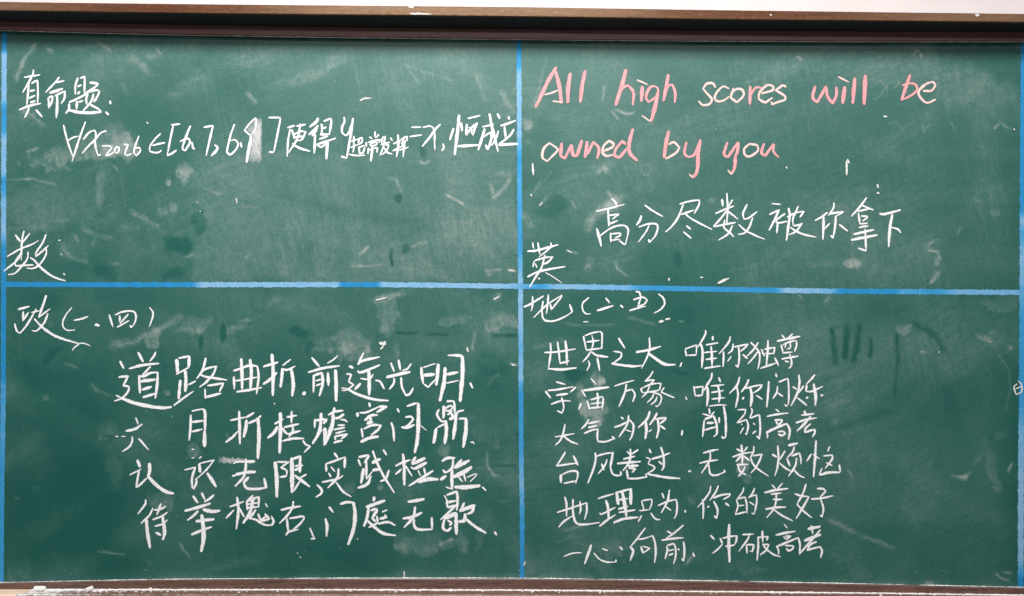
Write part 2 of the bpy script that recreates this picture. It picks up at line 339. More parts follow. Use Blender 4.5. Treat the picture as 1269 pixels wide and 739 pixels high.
def streak_fac(w, pts, seed):
    p = np.array(pts).reshape(-1, 2); best = np.full(GX.shape, 1e9); tbest = np.zeros(GX.shape)
    x0, x1 = p[:, 0].min() - w * 3, p[:, 0].max() + w * 3; y0, y1 = p[:, 1].min() - w * 3, p[:, 1].max() + w * 3
    ci = np.where((gx > x0) & (gx < x1))[0]; ri = np.where((GY[:, 0] > y0) & (GY[:, 0] < y1))[0]
    if len(ci) == 0 or len(ri) == 0: return None
    sl = (slice(ri[0], ri[-1] + 1), slice(ci[0], ci[-1] + 1))
    x = GX[sl]; y = GY[sl]; L = np.r_[0, np.cumsum(np.hypot(*np.diff(p, axis=0).T))]
    bd = np.full(x.shape, 1e9); bt = np.zeros(x.shape)
    wob = seed < 300
    for i in range(len(p) - 1):
        d = p[i + 1] - p[i]; l2 = (d ** 2).sum() + 1e-6
        t = np.clip(((x - p[i, 0]) * d[0] + (y - p[i, 1]) * d[1]) / l2, 0, 1)
        sd = np.hypot(x - p[i, 0] - t * d[0], y - p[i, 1] - t * d[1])
        sg = np.sign((x - p[i, 0]) * d[1] - (y - p[i, 1]) * d[0])
        m = sd < np.abs(bd); bd = np.where(m, sd * np.where(sg == 0, 1, sg), bd); bt = np.where(m, L[i] + t * math.sqrt(l2), bt)
    bd = bd + w * (.5 if wob else .12) * (vnoise(x, y, 6, seed + 900) - .5); f = np.exp(-(bd / (w * .62)) ** 2)
    ends = sm(bt / (w + 1) + .35) * sm((L[-1] - bt) / (w + 1) + .35)
    return sl, f * ends * (0.30 + 1.3 * vnoise(bt * .22, bd * 1.6, 1.9, seed))
for i, s in enumerate(DUST_GLARE_STREAKS.replace('\n', '/').split('/')):
    q = list(map(float, s.split())); r = streak_fac(q[0], q[2:], 100 + i)
    if r: dust[r[0]] += q[1] * .74 * r[1]  # glare bands are painted in through the dust value too
DARKS = """5 .9 1031 406 1033 425 1036 453/4 .22 1034 406 1052 406/5.5 .9 1050 403 1048 424 1047 446/5.5 .9 1065 402 1062 428 1057 450/4 .75 1078 418 1080 430 1078 444/4 .7 1111 412 1113 450/4 .4 1112 450 1108 496
6 .5 1129 400 1152 411/6 .6 1150 409 1162 420 1172 438/3 .8 490 413 518 413/3 .8 530 414.5 556 415/3 .9 610 416 640 416/3 .7 486 308 484 318 487 330/3 .6 128 541 142 540/3 .5 287 402 312 401/3 .4 610 577 640 577
8 .25 1030 534 1080 514 1120 508/4 .3 506 546 528 548/4 .35 508 548 508 562/3 .3 528 548 530 562/4 .25 755 214 761 210/3 .2 382 566 384 590/9 .15 340 240 440 268 510 275/4 .3 20 528 30 540/4 .25 700 335 708 332/5 .25 737 335 745 333/4 .22 140 190 143 212"""
for i, s in enumerate(DARKS.replace('\n', '/').split('/')):
    q = list(map(float, s.split())); r = streak_fac(q[0], q[2:], 300 + i)
    if r: dark[r[0]] += q[1] * r[1]
# fine wiping grain all over: short bristle traces that follow the hand's sweep
ua, va = rot(GX + 60 * np.sin(GY / 150 + 1), GY + 50 * np.sin(GX / 210), -20)
ub, vb = rot(GX, GY, 78)
gr = (vnoise(ua * .10, va, 2.0, 61) - .5) * sm(vnoise(GX, GY, 90, 63) * 1.8 - .4) + (vnoise(ub * .10, vb, 2.2, 62) - .5) * sm(vnoise(GX, GY, 80, 64) * 1.8 - .5)
dust = dust * (1 + .34 * gr) * (.82 + .36 * vnoise(GX, GY, 2.4, 66)) + .006 * gr
# dust that settled along the bottom edge
yb = curve(E_BB, gx)[None, :]
dust += 0.06 * np.exp(-np.clip(yb - GY, 0, 200) / 5.5) * (0.3 + 1.4 * vnoise(GX, GY * 0, 22, 77))
dust = np.clip(dust, 0.004, .9); dust = dust * (1 - np.clip(dark, 0, .9))
def panel():
    me = bpy.data.meshes.new('writing_panel'); h, w = GX.shape
    co = np.stack([X(GX), np.zeros_like(GX), Z(GY)], -1).reshape(-1, 3).astype(np.float32)
    idx = np.arange(h * w).reshape(h, w)
    q = np.stack([idx[:-1, :-1], idx[1:, :-1], idx[1:, 1:], idx[:-1, 1:]], -1).reshape(-1, 4).astype(np.int32)
    me.vertices.add(len(co)); me.vertices.foreach_set('co', co.ravel())
    me.loops.add(q.size); me.loops.foreach_set('vertex_index', q.ravel())
    me.polygons.add(len(q)); me.polygons.foreach_set('loop_start', np.arange(0, q.size, 4, dtype=np.int32))
    me.update(calc_edges=True)
    for k, a in (('dust', dust), ('dark', np.clip(dark, 0, 1))):
        at = me.attributes.new(k, 'FLOAT', 'POINT'); at.data.foreach_set('value', a.ravel().astype(np.float32))
    me.materials.append(M_BOARD)
    o = bpy.data.objects.new('writing_panel', me); COL.objects.link(o); o.parent = board
    o.matrix_parent_inverse = __import__('mathutils').Matrix.Translation(-board.location)
panel()

# tray: floor plate with dust heaped along the seam, and a front lip outside the picture
def tray(name, x0, x1, mat, n, dusty=True, lift=0.0):
    px = np.linspace(x0, x1, n); verts = []; at = []; rows = [(0.0145, 1.0), (0.018, .9), (0.021, .7), (0.0245, .22), (0.030, .06), (0.042, .02), (0.055, .02), (0.082, .02), (0.090, .2)]
    for i, x in enumerate(px):
        zs = Z(curve(E_RB, [x])[0] - 0.4) * (CAMD - 0.015) / CAMD
        left = math.exp(-max(0, x - 40) / 110.0)
        for j, (dp, du) in enumerate(rows):
            heap = (0.0022 * math.exp(-(dp - 0.0145) / 0.006) * random.uniform(.5, 1.2)) if dusty else 0
            z = zs + heap + lift + random.uniform(-1, 1) * (0.0004 if dusty else 0) + (0.010 if j == len(rows) - 1 else 0)
            verts.append((X(x), -dp, z)); at.append(du + .62 * left * (dp > .02) + .05 * math.sin(x / 37))
    m = len(rows); nb = len(verts)
    for i, x in enumerate(px):
        zs = Z(curve(E_RB, [x])[0]) - 0.02
        verts += [(X(x), -0.0145, zs), (X(x), -0.098, zs), (X(x), -0.098, zs + 0.026)]; at += [0, 0, 0]
    f = []
    for i in range(n - 1):
        for j in range(m - 1):
            a = i * m + j; f.append((a, a + 1, a + 1 + m, a + m))
        a = nb + i * 3
        f += [(a, a + 3, a + 4, a + 1), (a + 1, a + 4, a + 5, a + 2), (a + 2, a + 5, (i + 1) * m + m - 1, i * m + m - 1), (i * m, (i + 1) * m, a + 3, a)]
    e = lambda i: tuple(i * m + j for j in range(m)) + (nb + i * 3 + 2, nb + i * 3 + 1, nb + i * 3)
    f += [e(0), tuple(reversed(e(n - 1)))]
    o = meshobj(name, verts, f, mat, board, {'dust': at})
    bm = bmesh.new(); bm.from_mesh(o.data); bmesh.ops.recalc_face_normals(bm, faces=bm.faces); bm.to_mesh(o.data); bm.free()
    return o
tray('chalk_tray', 43, BR, M_TRAY, 620)
tag(tray('tray_end_block', BL, 42.4, M_BEIGE, 40, False, 0.0006), 'bare beige end of the chalk tray')

# ------------------------------------------------------------------ chalk strokes
def resample(p, step):
    p = np.array(p, float); out = [p[0]]
    d = np.hypot(*np.diff(p, axis=0).T); L = np.r_[0, np.cumsum(d)]
    if L[-1] < 1e-6: return p
    n = max(2, int(L[-1] / step) + 1); t = np.linspace(0, L[-1], n)
    return np.stack([np.interp(t, L, p[:, 0]), np.interp(t, L, p[:, 1])], 1)
def catmull(p):
    p = np.array(p, float)
    if len(p) < 3: return p
    q = np.vstack([2 * p[0] - p[1], p, 2 * p[-1] - p[-2]]); out = []
    for i in range(1, len(q) - 2):
        for t in np.linspace(0, 1, 7)[:-1]:
            a, b, c, d = q[i - 1], q[i], q[i + 1], q[i + 2]
            out.append(0.5 * ((2 * b) + (c - a) * t + (2 * a - 5 * b + 4 * c - d) * t * t + (3 * b - a - 3 * c + d) * t ** 3))
    out.append(p[-1]); return np.array(out)
def split_sharp(pts, lim=70):
    runs = []; cur = [pts[0]]
    for i in range(1, len(pts)):
        cur.append(pts[i])
        if i < len(pts) - 1:
            a = np.subtract(pts[i], pts[i - 1]); b = np.subtract(pts[i + 1], pts[i])
            ang = abs(math.degrees(math.atan2(a[0] * b[1] - a[1] * b[0], float(np.dot(a, b)))))
            if ang > lim: runs.append(cur); cur = [pts[i]]
    runs.append(cur); return runs
LAYER = [0]
class Ribbon:
    def __init__(s): s.v = []; s.f = []; s.e = []; s.p = []; s.x = []
    def add(s, pts, w, press=1.0, taper=(.72, .70), y0=0.0009, ragged=.13, pale=None, sharp=70):
        for run in split_sharp(pts, sharp):
            c = resample(catmull(run), 0.9)
            L = np.r_[0, np.cumsum(np.hypot(*np.diff(c, axis=0).T))]; T = L[-1]
            if T < .3: continue
            tg = np.gradient(c, axis=0); tg /= (np.hypot(tg[:, 0], tg[:, 1])[:, None] + 1e-9)
            # push both ends out by part of the radius so that joins close
            nrm = np.stack([-tg[:, 1], tg[:, 0]], 1)
            h = w / 2; LAYER[0] = (LAYER[0] + 1) % 17; y = -(y0 + LAYER[0] * 0.00003)
            c = np.vstack([c[0] - tg[0] * h * .55, c, c[-1] + tg[-1] * h * .55])
            nrm = np.vstack([nrm[0], nrm, nrm[-1]]); L = np.r_[0, L + h * .55, T + h * 1.1]; T = L[-1]
            b = len(s.v); n = len(c)
            ph = random.uniform(0, 99)
            for i in range(n):
                a = min(1, L[i] / (h * 1.0)); z = min(1, (T - L[i]) / (h * 1.0))
                cap_ = math.sqrt(max(0.02, 1 - (1 - a) ** 2)) * math.sqrt(max(0.02, 1 - (1 - z) ** 2))
                u = L[i] / T
                prof = taper[0] + (1 - taper[0]) * min(1, u / .3) if u < .3 else (taper[1] + (1 - taper[1]) * min(1, (1 - u) / .35))
                wob = 1 + .07 * math.sin(L[i] * .31 + ph)
                wl = h * cap_ * prof * wob * (1 + random.uniform(-ragged, ragged)) * 1.16
                wr = h * cap_ * prof * wob * (1 + random.uniform(-ragged, ragged)) * 1.16
                for k, (q, ed) in enumerate(((-wl, 1.0), (-wl * .5, .5), (0, 0), (wr * .5, .5), (wr, 1.0))):
                    px = c[i, 0] + nrm[i, 0] * q; py = c[i, 1] + nrm[i, 1] * q
                    s.v.append((X(px), y, Z(py))); s.e.append(ed); s.p.append(press)
                    s.x.append(pale(L[i]) if pale else 0)
                if i:
                    for k in range(4):
                        a0 = b + (i - 1) * 5 + k; s.f.append((a0, a0 + 5, a0 + 6, a0 + 1))
    def build(s, name, mat, parent=None):
        return meshobj(name, s.v, s.f, mat, parent, {'edge': s.e, 'press': s.p, 'pale': s.x})

# --- blue dividing lines
def blue_line(label, pts, w, pale_keys, ax):
    r = Ribbon()
    pk = np.array(pale_keys, float)
    c = resample(catmull(pts), 1.0); L = np.r_[0, np.cumsum(np.hypot(*np.diff(c, axis=0).T))]
    base = c[0, ax]
    r.add(pts, w * .76, taper=(1, 1), y0=0.0003 + 0.00005 * ax, ragged=.16, pale=lambda l: float(np.interp(base + l, pk[:, 0], pk[:, 1])), sharp=170)
    o = r.build('dividing_line', M_BLUE)
    tag(o, label, 'chalk line', 'blue lines that divide the chalkboard into four panels')
blue_line('blue vertical line at the left edge of the chalkboard, left of all the writing', [(5.5, 41), (5.0, 150), (4.6, 250), (4.6, 330), (4.4, 420), (4.0, 500), (2.4, 600), (1.6, 722)], 7.4,
          [(40, 0), (62, .1), (70, .8), (125, .75), (140, .1), (165, .35), (175, .85), (218, .7), (226, .1), (250, .7), (290, .8), (310, .1), (340, 0), (470, 0), (480, .45), (545, .5), (580, .3), (720, .3)], 1)
blue_line('blue vertical line down the middle of the chalkboard between its left and right panels', [(643, 52), (643.5, 150), (644, 250), (645, 352), (645.5, 450), (646, 560), (647, 640), (647, 717)], 6.8,
          [(52, 0), (80, .15), (95, .8), (170, .75), (200, .2), (225, .45), (300, .25), (335, .6), (345, .75), (400, .9), (430, .6), (470, .8), (490, .2), (560, .35), (600, .75), (640, .3), (700, .1), (717, .1)], 1)
blue_line('blue vertical line at the right edge of the chalkboard, right of all the writing', [(1268.6, 53), (1268, 150), (1267.4, 260), (1267, 363), (1266.4, 470), (1265.4, 580), (1264.8, 728)], 8.6,
          [(53, 0), (200, .05), (262, .1), (275, .85), (290, .4), (320, .8), (360, .6), (400, .3), (450, .25), (490, .2), (540, .7), (600, .85), (690, .85), (712, .5), (718, 0), (728, 0)], 1)
blue_line('blue horizontal line across the chalkboard between its upper and lower panels', [(4, 352.5), (120, 353), (320, 353), (480, 353), (640, 355), (720, 355.7), (850, 358), (1000, 360.6), (1130, 361.6), (1266, 362.6)], 7.4,
          [(4, 0), (200, .02), (238, .05), (250, .85), (420, .8), (426, .0), (468, .05), (475, .8), (570, .85), (620, .85), (650, .6), (672, .3), (690, .8), (780, .7), (800, .2), (850, .3), (960, .15), (975, .9), (1030, .7), (1045, .05), (1110, .1), (1120, .5), (1160, .3), (1190, .7), (1266, .7)], 0)

# --- writing.  T <label> starts a thing; O sets the origin; names: c character, l letter, d digit, s symbol, p punctuation mark, b bracket, W opens a word
TEXT = r'''
T|short white heading of three Chinese characters and a colon, 真命题, at top left|
O 20 82
c 28 215 50 210 100 160 200 85 325/105 140 295 110/160 200 150 330 135 475/195 215 265 175 272 300 268 460/175 310 235 300/165 400 235 365/180 450 240 435/w32 45 540 180 490 305 465/160 520 145 570 110 635/250 545 285 585 325 630
c 28 535 140 480 210 370 325/480 205 595 185/w36 420 332 495 310 575 282/400 395 405 450 405 520/410 385 455 375 445 440 405 520/485 370 605 310 600 400 560 465/w36 510 370 510 500 500 640
c 30 765 150 735 250 735 350/800 150 850 130 850 220 845 320/765 255 810 235/765 345 790 320/660 450 760 405 880 345/w38 755 440 750 530/780 445 830 430/660 470 655 540 615 585/w40 655 545 760 570 900 580 1050 570/w32 915 205 1010 215 1000 245/1005 240 940 290 840 345/890 345 870 400 875 470/900 320 1000 300 1035 320 1000 390 965 445/960 350 930 440 830 555/920 480 980 510 1050 555
p 26 1165 435 1170 470/1115 570 1145 605
T|white formula line with ∀x, 2026, brackets and subscripts, below the top left heading|
O 70 140
s 26 90 155 120 280 160 420 210 550/360 115 300 280 250 430 195 600/w22 150 340 215 305 280 290
s 26 335 330 400 250 470 215 490 260 480 380 500 480 520 530 545 520/615 225 550 250 480 330 400 410 320 500
d 23 565 410 650 410 690 430 640 490 610 530 660 520 720 480
d 23 745 420 720 470 740 500 770 480 780 430 745 420
d 23 840 390 890 395 850 500 870 530 930 510
d 25 1020 290 960 470 990 535 1040 470 1030 430 970 440
O 190 140
s 25 90 260 20 330 -40 420 -40 480 30 495 80 485 100 465/-5 405 70 385 145 372
b 27 225 150 330 140/245 170 210 330 175 520/175 530 235 500 285 465
d 30 460 165 420 260 370 400 365 450 395 470 450 380 450 325 410 320 335 355
p 26 480 365 495 440 515 445
d 28 630 180 735 160 740 185/735 180 700 330 655 530
p 32 765 400 795 430 780 470 720 530
d 27 1005 145 960 270 915 460 930 505 970 510 1040 430 1045 370 1010 335 960 345
p 30 1080 370 1095 430
O 300 140
d 22 165 65 100 130 30 215 60 245 115 285/165 65 180 100 165 190 120 275/w40 110 285 105 350 75 500 60 610
b 26 335 60 475 60/475 75 440 260 395 480/335 485 390 490
c 28 565 185 650 160/595 205 570 350 560 540/620 210 650 320/680 165 785 145/720 140 710 220 680 330 580 490/650 265 720 230 790 235 740 330 690 345/660 300 750 290/625 385 720 440 840 475
c 30 w38 940 70 920 110 840 175/w36 940 160 900 210 830 270/870 285 930 200/w34 905 270 900 380 895 500/985 140 990 220 975 270/1015 105 1095 70 1105 110 1080 270/995 195 1040 180/970 270 1070 265/960 325 1060 290/920 395 1040 355 1160 315/w38 1060 350 1050 470 1045 570/w24 930 400 980 430 1040 380
O 415 140
l 28 115 55 120 110 90 180 95 250 140 285 180 230 225 100/w32 225 70 205 220 175 400 145 565/w26 80 540 140 560
c 23 235 290 235 410/205 355 270 330/200 430 275 395/240 410 225 490/280 330 340 305 335 360 280 400/300 330 290 370/290 430 370 405/370 430 345 510/300 420 305 505 340 500/175 515 280 530 370 525
c 23 500 235 495 300/430 300 460 320/545 270 505 310/390 365 390 415/415 365 560 330 545 370/440 380 520 360 510 400 440 410 440 380/415 435 410 510/415 460 530 430 520 490/w34 465 420 455 520 445 595
c 23 600 295 580 350 580 380/690 310 710 345/570 395 680 365/625 290 600 420 560 525/630 400 670 400 640 470 580 520/610 430 650 490 710 510
c 24 w34 780 275 785 400 765 540/725 385 820 340/720 470 820 420/820 330 890 290 895 345/820 375 880 355/855 310 830 420 870 410/800 460 910 425/870 340 855 440 845 545
s 20 950 180 1065 178/925 295 1075 275
O 520 140
s 30 w24 45 180 120 165 165 185 185 250 185 350 190 455/255 145 200 200 120 310 35 415
p 26 290 385 300 430 275 470
c 30 w34 420 195 375 335/w40 490 30 465 270 435 515/515 125 525 225/w26 600 70 750 35/585 145 575 275 640 190 710 125/w34 710 130 680 200 660 275/w20 610 180 640 200 640 260/w36 475 415 725 400
c 32 w26 780 175 915 145/w36 805 200 770 320 725 460/w24 790 300 850 260 890 235/890 235 885 330 845 455 820 400/w36 865 15 890 150 935 330 970 475/w26 975 225 940 330 890 405/965 15 990 70
c 30 1100 50 1110 80/1005 160 1100 130 1190 95/1050 170 1065 310/1165 205 1110 290 980 390/w36 985 400 1100 390 1210 385
T|single large white character 数 written above the left end of the blue horizontal line|
O 0 284
c 25 w28 195 75 255 155/300 25 275 150 265 385/370 55 320 120 270 180/95 340 250 250 400 190 475 145/275 300 200 400 50 520/260 300 190 410 200 460 300 450 415 445/350 285 340 370 270 460 190 545 105 565/570 70 530 170 450 290 445 340 520 280 600 205/575 240 570 320 500 430 420 485 335 485/w28 380 355 430 390 480 450 570 530 680 600 810 640
T|white heading 政 with a long swooping tail and (一.四) in brackets, lower left panel|
O 10 360
c 26 w30 130 235 265 200/190 265 185 375 255 275/85 415 110 500 150 530 220 450 290 340 350 230/w18 290 275 400 250/w32 475 65 430 200 380 330/w22 380 335 440 290 520 230/495 290 450 400 370 490 330 505 300 495/w32 330 355 400 430 480 500 620 580 860 655/w15 860 655 930 655 980 668 1020 690/w18 880 665 825 705 795 745
b 19 790 215 720 300 680 390 690 460 740 495 830 490
c 26 820 370 900 355 990 325
p 32 1080 425 1130 435
O 80 360
c 24 555 305 600 450/630 305 720 265 850 260 885 320 870 400 830 460 815 435/685 315 685 390/790 295 690 410/655 455 800 375
b 22 1055 215 1095 270 1090 340 1050 450
T|thick white verse line 道路曲折 前途光明, top line of the lower left verse|
O 135 435
c 32 w34 140 130 185 215/w32 365 20 425 135/w28 580 15 555 70 510 125/w34 255 220 400 180 620 155/w28 515 195 415 300/w36 375 310 385 520/370 310 430 315 510 275 605 265/w36 605 270 600 400 575 585/w42 400 375 575 355/w38 415 480 525 445/w38 425 575 580 525/w28 125 325 240 310 180 430 250 440 240 500 170 580 70 620/w20 90 550 150 580/w46 150 580 300 640 500 685 660 705 770 695
c 34 w46 840 110 855 280/w32 865 90 995 65/w40 995 65 990 200/w26 990 205 835 290/w46 945 250 955 350 945 500/w40 885 365 865 590/w26 990 415 1075 375/w26 805 675 930 580 1045 500/w34 1200 90 1160 240 1090 340/w28 1150 260 1210 220 1330 190/w34 1330 190 1290 290 1200 390 1125 445/w34 1140 300 1200 320 1290 335 1460 360/w30 1225 430 1420 400 1370 500/w24 1190 470 1195 590/w36 1190 575 1385 525
O 255 435
c 34 350 245 430 220 540 180 640 190 655 320 630 530/w42 440 100 450 280 450 465/w44 550 110 565 280 555 460/w32 350 320 355 470/w28 370 370 500 350 640 325/w34 385 505 530 485 690 455
c 34 w44 820 45 835 250 830 550/w34 715 195 895 140/w38 715 410 800 350 880 270/w24 955 180 1050 105/w40 950 220 940 350 925 445/w30 960 225 1010 235 1105 190/w46 1060 230 1085 400 1070 555
p 46 1205 535 1230 515
O 370 420
c 32 w34 165 235 255 340/w22 360 300 430 260 485 210/w36 125 415 300 365 505 335/w32 190 455 185 660/w34 180 460 290 420/w38 290 420 300 550 260 705/w24 215 520 285 500/w22 215 580 290 550/w36 365 420 370 580/w50 460 390 465 550 465 765
c 30 w34 630 340 675 360/w24 595 435 655 440 620 530 685 570 600 630 535 640/w20 535 610 600 615/w38 600 620 750 695 950 752 1110 765/w28 805 175 735 315/w34 735 315 800 270 1000 225/w36 735 400 780 415 1005 325/w48 870 400 875 500 875 690/w26 770 490 830 500 890 490 925 440/w36 765 555 700 625/w30 955 515 1010 530 1060 620
O 470 425
c 30 145 250 185 355/w34 240 215 260 335/w26 395 260 350 320 290 340/w42 95 425 240 390 380 360/w30 185 440 180 500 125 575/w34 270 430 280 540 330 650 380 630 420 560
c 34 w38 520 305 530 420 545 505/w20 545 305 700 255/w46 730 265 720 400 705 520/w46 560 400 680 390/w26 560 515 605 550 700 450/w50 815 310 800 500 750 715/w26 850 155 940 155/w38 920 155 1025 160/w54 1030 170 1030 400 1000 720/w38 835 390 975 365/w20 825 500 985 465
p 28 1125 495 1155 560
T|thick white verse line 六月折桂 蟾宫问鼎, second line of the lower left verse|
O 140 495
c 28 w20 285 230 315 310/w36 165 390 270 370 360 310/240 465 240 520 200 590 120 645/w26 320 485 370 540 440 625
c 30 w34 965 195 960 350 945 505/w22 980 145 1110 120/w38 1115 120 1140 170 1140 400/w52 1135 400 1135 580/w34 985 280 1120 265/w26 975 400 1110 370
O 265 500
c 32 w38 315 100 320 300 325 500/w28 210 210 395 170/w32 150 480 230 420 300 345/w32 400 175 500 115/w42 405 210 395 320 370 415/w34 435 245 530 200 580 155/w48 550 200 560 400 545 680
c 30 w48 825 120 825 350 815 610/755 255 860 195/w42 790 290 740 370 670 425/845 300 880 350 920 385/w32 965 100 960 240/905 170 1025 150/w34 875 295 1050 255/980 290 975 350 930 415/w34 920 380 1070 340/w34 855 465 980 435 1115 435
p 26 1105 460 1140 510 1195 530 1120 605
O 375 498
c 28 155 215 150 320/w34 160 230 300 215 260 270/w42 230 145 225 260 200 390 125 515/w20 170 430 245 350/w52 275 330 280 400 275 500/w36 395 75 380 130 320 160/w36 385 120 500 110/w36 510 155 440 200 370 200/w52 380 160 370 280 310 450 270 530/w22 470 220 520 225 555 250/w26 435 290 520 290/390 345 520 320/w26 410 390 530 360/395 430 555 400 480 460/400 440 410 470/w34 390 505 490 480
c 32 825 15 835 60/w40 680 140 680 180/w26 710 135 790 130 950 60/w38 950 60 1040 60 920 130/w36 770 230 850 170 925 165/w36 825 170 850 230 800 270 870 250/730 330 745 440/w34 760 335 860 290 970 290 930 350 850 410/w42 725 495 820 450 935 430
O 475 495
c 32 100 290 125 370 135 515/w28 175 115 195 160/295 85 415 45/w52 435 55 435 300 420 520 390 655/w28 275 220 340 215 375 245 320 310 260 340/w38 230 345 300 350 385 315/w13 465 325 535 385
c 32 790 25 870 20 880 60 885 180/w28 770 110 830 80 860 95 830 140 785 140 770 110/w40 750 85 745 230/w34 690 125 665 190 720 270 780 265/800 190 850 150/w40 820 245 870 230 850 180/w28 670 350 755 305/w44 655 365 640 450 625 540/w48 775 270 780 400 760 545/w30 995 135 920 160 900 230/w46 900 180 890 320 865 490/w28 940 240 1030 235/w50 1025 245 1020 400 990 590
p 18 1080 535 1105 525 1125 550
T|thick white verse line 认识无限 实践检验, third line of the lower left verse|
O 150 560
c 28 w40 205 105 235 185/w22 110 285 250 215/w30 225 240 205 340 190 440 245 400 325 320/w48 355 145 355 240 335 310/w46 340 310 450 420 560 495 650 515
c 28 w22 790 225 925 190/w32 920 190 880 330 885 450/w30 900 460 935 380 930 330/w40 970 150 980 250/w22 975 145 1155 100 1060 220 935 335/w24 1040 230 1070 225/w42 1070 265 1120 340 1175 430
O 275 558
c 32 w26 145 165 190 145 320 140/w40 310 142 405 140/w36 300 110 295 220 270 330 165 445/w24 130 320 180 305/w42 180 300 300 275 415 270/w38 330 335 270 400 310 470 430 480 550 465/w38 550 465 525 350
c 34 w50 660 150 680 350 680 575/w28 685 145 830 145 730 215 800 250 800 320 720 335/w54 865 100 870 300 870 520/w42 890 105 970 75 965 270/w30 910 195 1000 190/905 245 960 225/w26 1045 300 965 345/w38 900 310 980 370 1085 450/w28 965 385 890 505
p 32 1180 430 1235 490 1225 540 1165 580
O 385 550
c 30 295 115 335 175/190 250 430 165/190 250 195 345/w38 425 180 420 295/w24 255 285 300 345/w26 225 365 250 410/145 475 330 435 400 395/w34 345 310 330 420 215 545/320 480 400 590 500 655
c 32 w26 590 195 620 275/w36 600 165 715 140/w34 725 150 665 235/690 210 690 430/w40 655 310 625 485/w18 690 440 770 335/w40 590 545 700 500 745 405/w36 770 90 820 230 910 410 1035 605/w46 765 235 860 190/w40 770 325 865 315/w34 970 330 930 430 865 465/w26 900 75 940 140
O 490 550
c 32 w42 95 130 110 300 110 510/5 275 70 240 185 200/5 375 75 315/w26 130 275 205 400/w36 250 165 205 240/w46 210 250 365 180/w24 195 290 240 320/w46 240 310 385 235/w24 280 330 310 395/w28 355 300 370 375/w36 465 335 300 440 170 520/w50 290 475 400 440 525 440
c 32 w36 580 215 640 180 735 175/w34 715 190 700 300 620 360 590 325/w38 560 445 625 400/w44 700 320 700 450 700 560/w18 625 535 690 560/w38 820 200 730 300/w48 735 295 910 210/w56 725 410 850 350 940 290/w22 780 410 830 470/w28 845 370 870 460/w20 890 415 990 370 1000 390 925 470/w54 740 535 860 540 1040 520
p 22 1075 535 1120 580
T|thick white verse line 待举槐右 门庭无歇, bottom line of the lower left verse|
O 165 610
c 28 w28 155 95 150 150 60 270/245 200 200 290 100 385/w46 165 340 180 500 210 685/265 220 330 215 405 175/w30 345 145 295 280/w28 245 340 350 300 425 250/275 420 360 395 425 345/w44 365 300 385 430 390 510 370 585/w36 285 500 345 530
c 32 w36 745 50 800 130/w30 850 10 890 95/w30 1000 35 950 80 885 120/w40 645 230 800 190 955 140/w34 805 235 750 290 675 345/w46 870 215 980 240 1070 230/w44 785 360 1000 335/w36 725 525 830 480 970 430/w52 850 285 870 450 870 600 845 730
O 275 608
c 28 w36 190 85 205 250 180 475/100 200 190 170 270 135/55 340 150 240/w30 215 215 275 325/w24 385 60 310 130/310 130 315 240/w30 320 130 460 75 455 190/w24 310 170 460 150/315 215 465 200/w44 390 90 350 270 265 400/w34 420 240 340 350/w32 345 345 420 360 520 420 620 430 640 380 615 320/450 290 480 370 560 310/535 290 590 350 480 385/w20 540 160 565 205
c 30 w34 735 240 840 215 975 195/885 135 870 220 800 320 715 405/805 350 820 500/840 345 1000 320 1020 345 960 420 890 475/795 550 830 510 945 480
p 22 1090 465 1130 560 1150 595/1105 595 1155 595
O 385 608
c 32 w28 230 205 280 270/w36 185 350 205 450 195 565/w38 370 165 440 145 520 145/w48 530 150 550 300 530 480 465 665
c 32 w38 785 80 780 130/w42 690 205 915 125/w40 715 220 700 330 660 440/w38 750 245 810 225 825 245 760 340 800 380/820 320 830 400 720 455/w22 885 265 950 240/w36 860 350 930 330/w30 920 300 940 340/w34 840 410 960 390 1045 430/w38 705 375 800 460 900 530 1050 555
O 495 604
c 34 w40 110 178 200 165 305 145/w38 195 245 170 370 60 495/w42 50 385 150 370 275 315/w36 185 400 180 460 230 520 405 520/w32 400 375 405 510
c 32 w36 590 95 710 50/w38 710 50 720 150 710 280/w20 555 100 590 160/590 160 590 240/w34 600 185 700 165/600 250 690 220/w34 700 220 600 320 510 400/w54 560 385 700 320/w38 555 400 540 500 590 545 640 500/w30 600 410 650 440 620 470/w50 700 320 705 580/w38 800 195 760 285/w50 750 290 860 250 930 225/w38 920 230 900 300 840 330/w44 815 330 800 410 735 425/w38 815 385 930 480 1070 565
p 28 1180 550 1200 590
T|pink English line All high scores will be, at the top of the right half|pink
W
O 655 75
l 46 340 90 240 260 150 450 90 575/335 140 380 320 405 525/q20 200 425 280 405 365 370/q18 300 505 420 520
l 50 515 165 490 350 485 520
l 47 700 135 665 300 640 515
W
O 755 75
l 50 205 120 150 330 80 550/w34 130 390 175 335 235 310 300 400 290 550
l 46 410 325 395 505/q20 345 245 475 300
l 36 560 320 500 340 455 450 485 520/w30 485 520 540 480 600 430 600 350 560 320/w50 600 400 570 560 520 745/q20 405 685 505 755
l 44 730 180 705 330 670 500/w32 690 400 730 320 780 300 815 400 810 520
W
O 860 75
l 28 q28 265 335 230 285 160 290 110 350 160 410 220 480 190 540 110 555 60 505
l 26 430 350 360 325 280 400 255 470 300 510 380 490 430 450
l 30 490 350 450 460 530 520 610 440 600 370 530 355 480 390
l 40 695 325 690 540/w28 700 430 760 340 830 340
l 30 840 410 970 370 980 320 900 310 810 400 800 480 880 520 965 465
l 28 1135 330 1100 305 1010 370 1120 440 1130 490 1030 520 965 550 960 515
W
O 1000 75
l 38 100 325 70 460 125 520 230 330/235 325 250 440 315 535 360 440 365 335
l 48 465 330 440 530/q20 385 205 515 270
l 48 590 225 565 530
l 50 720 190 705 540
W
O 1080 75
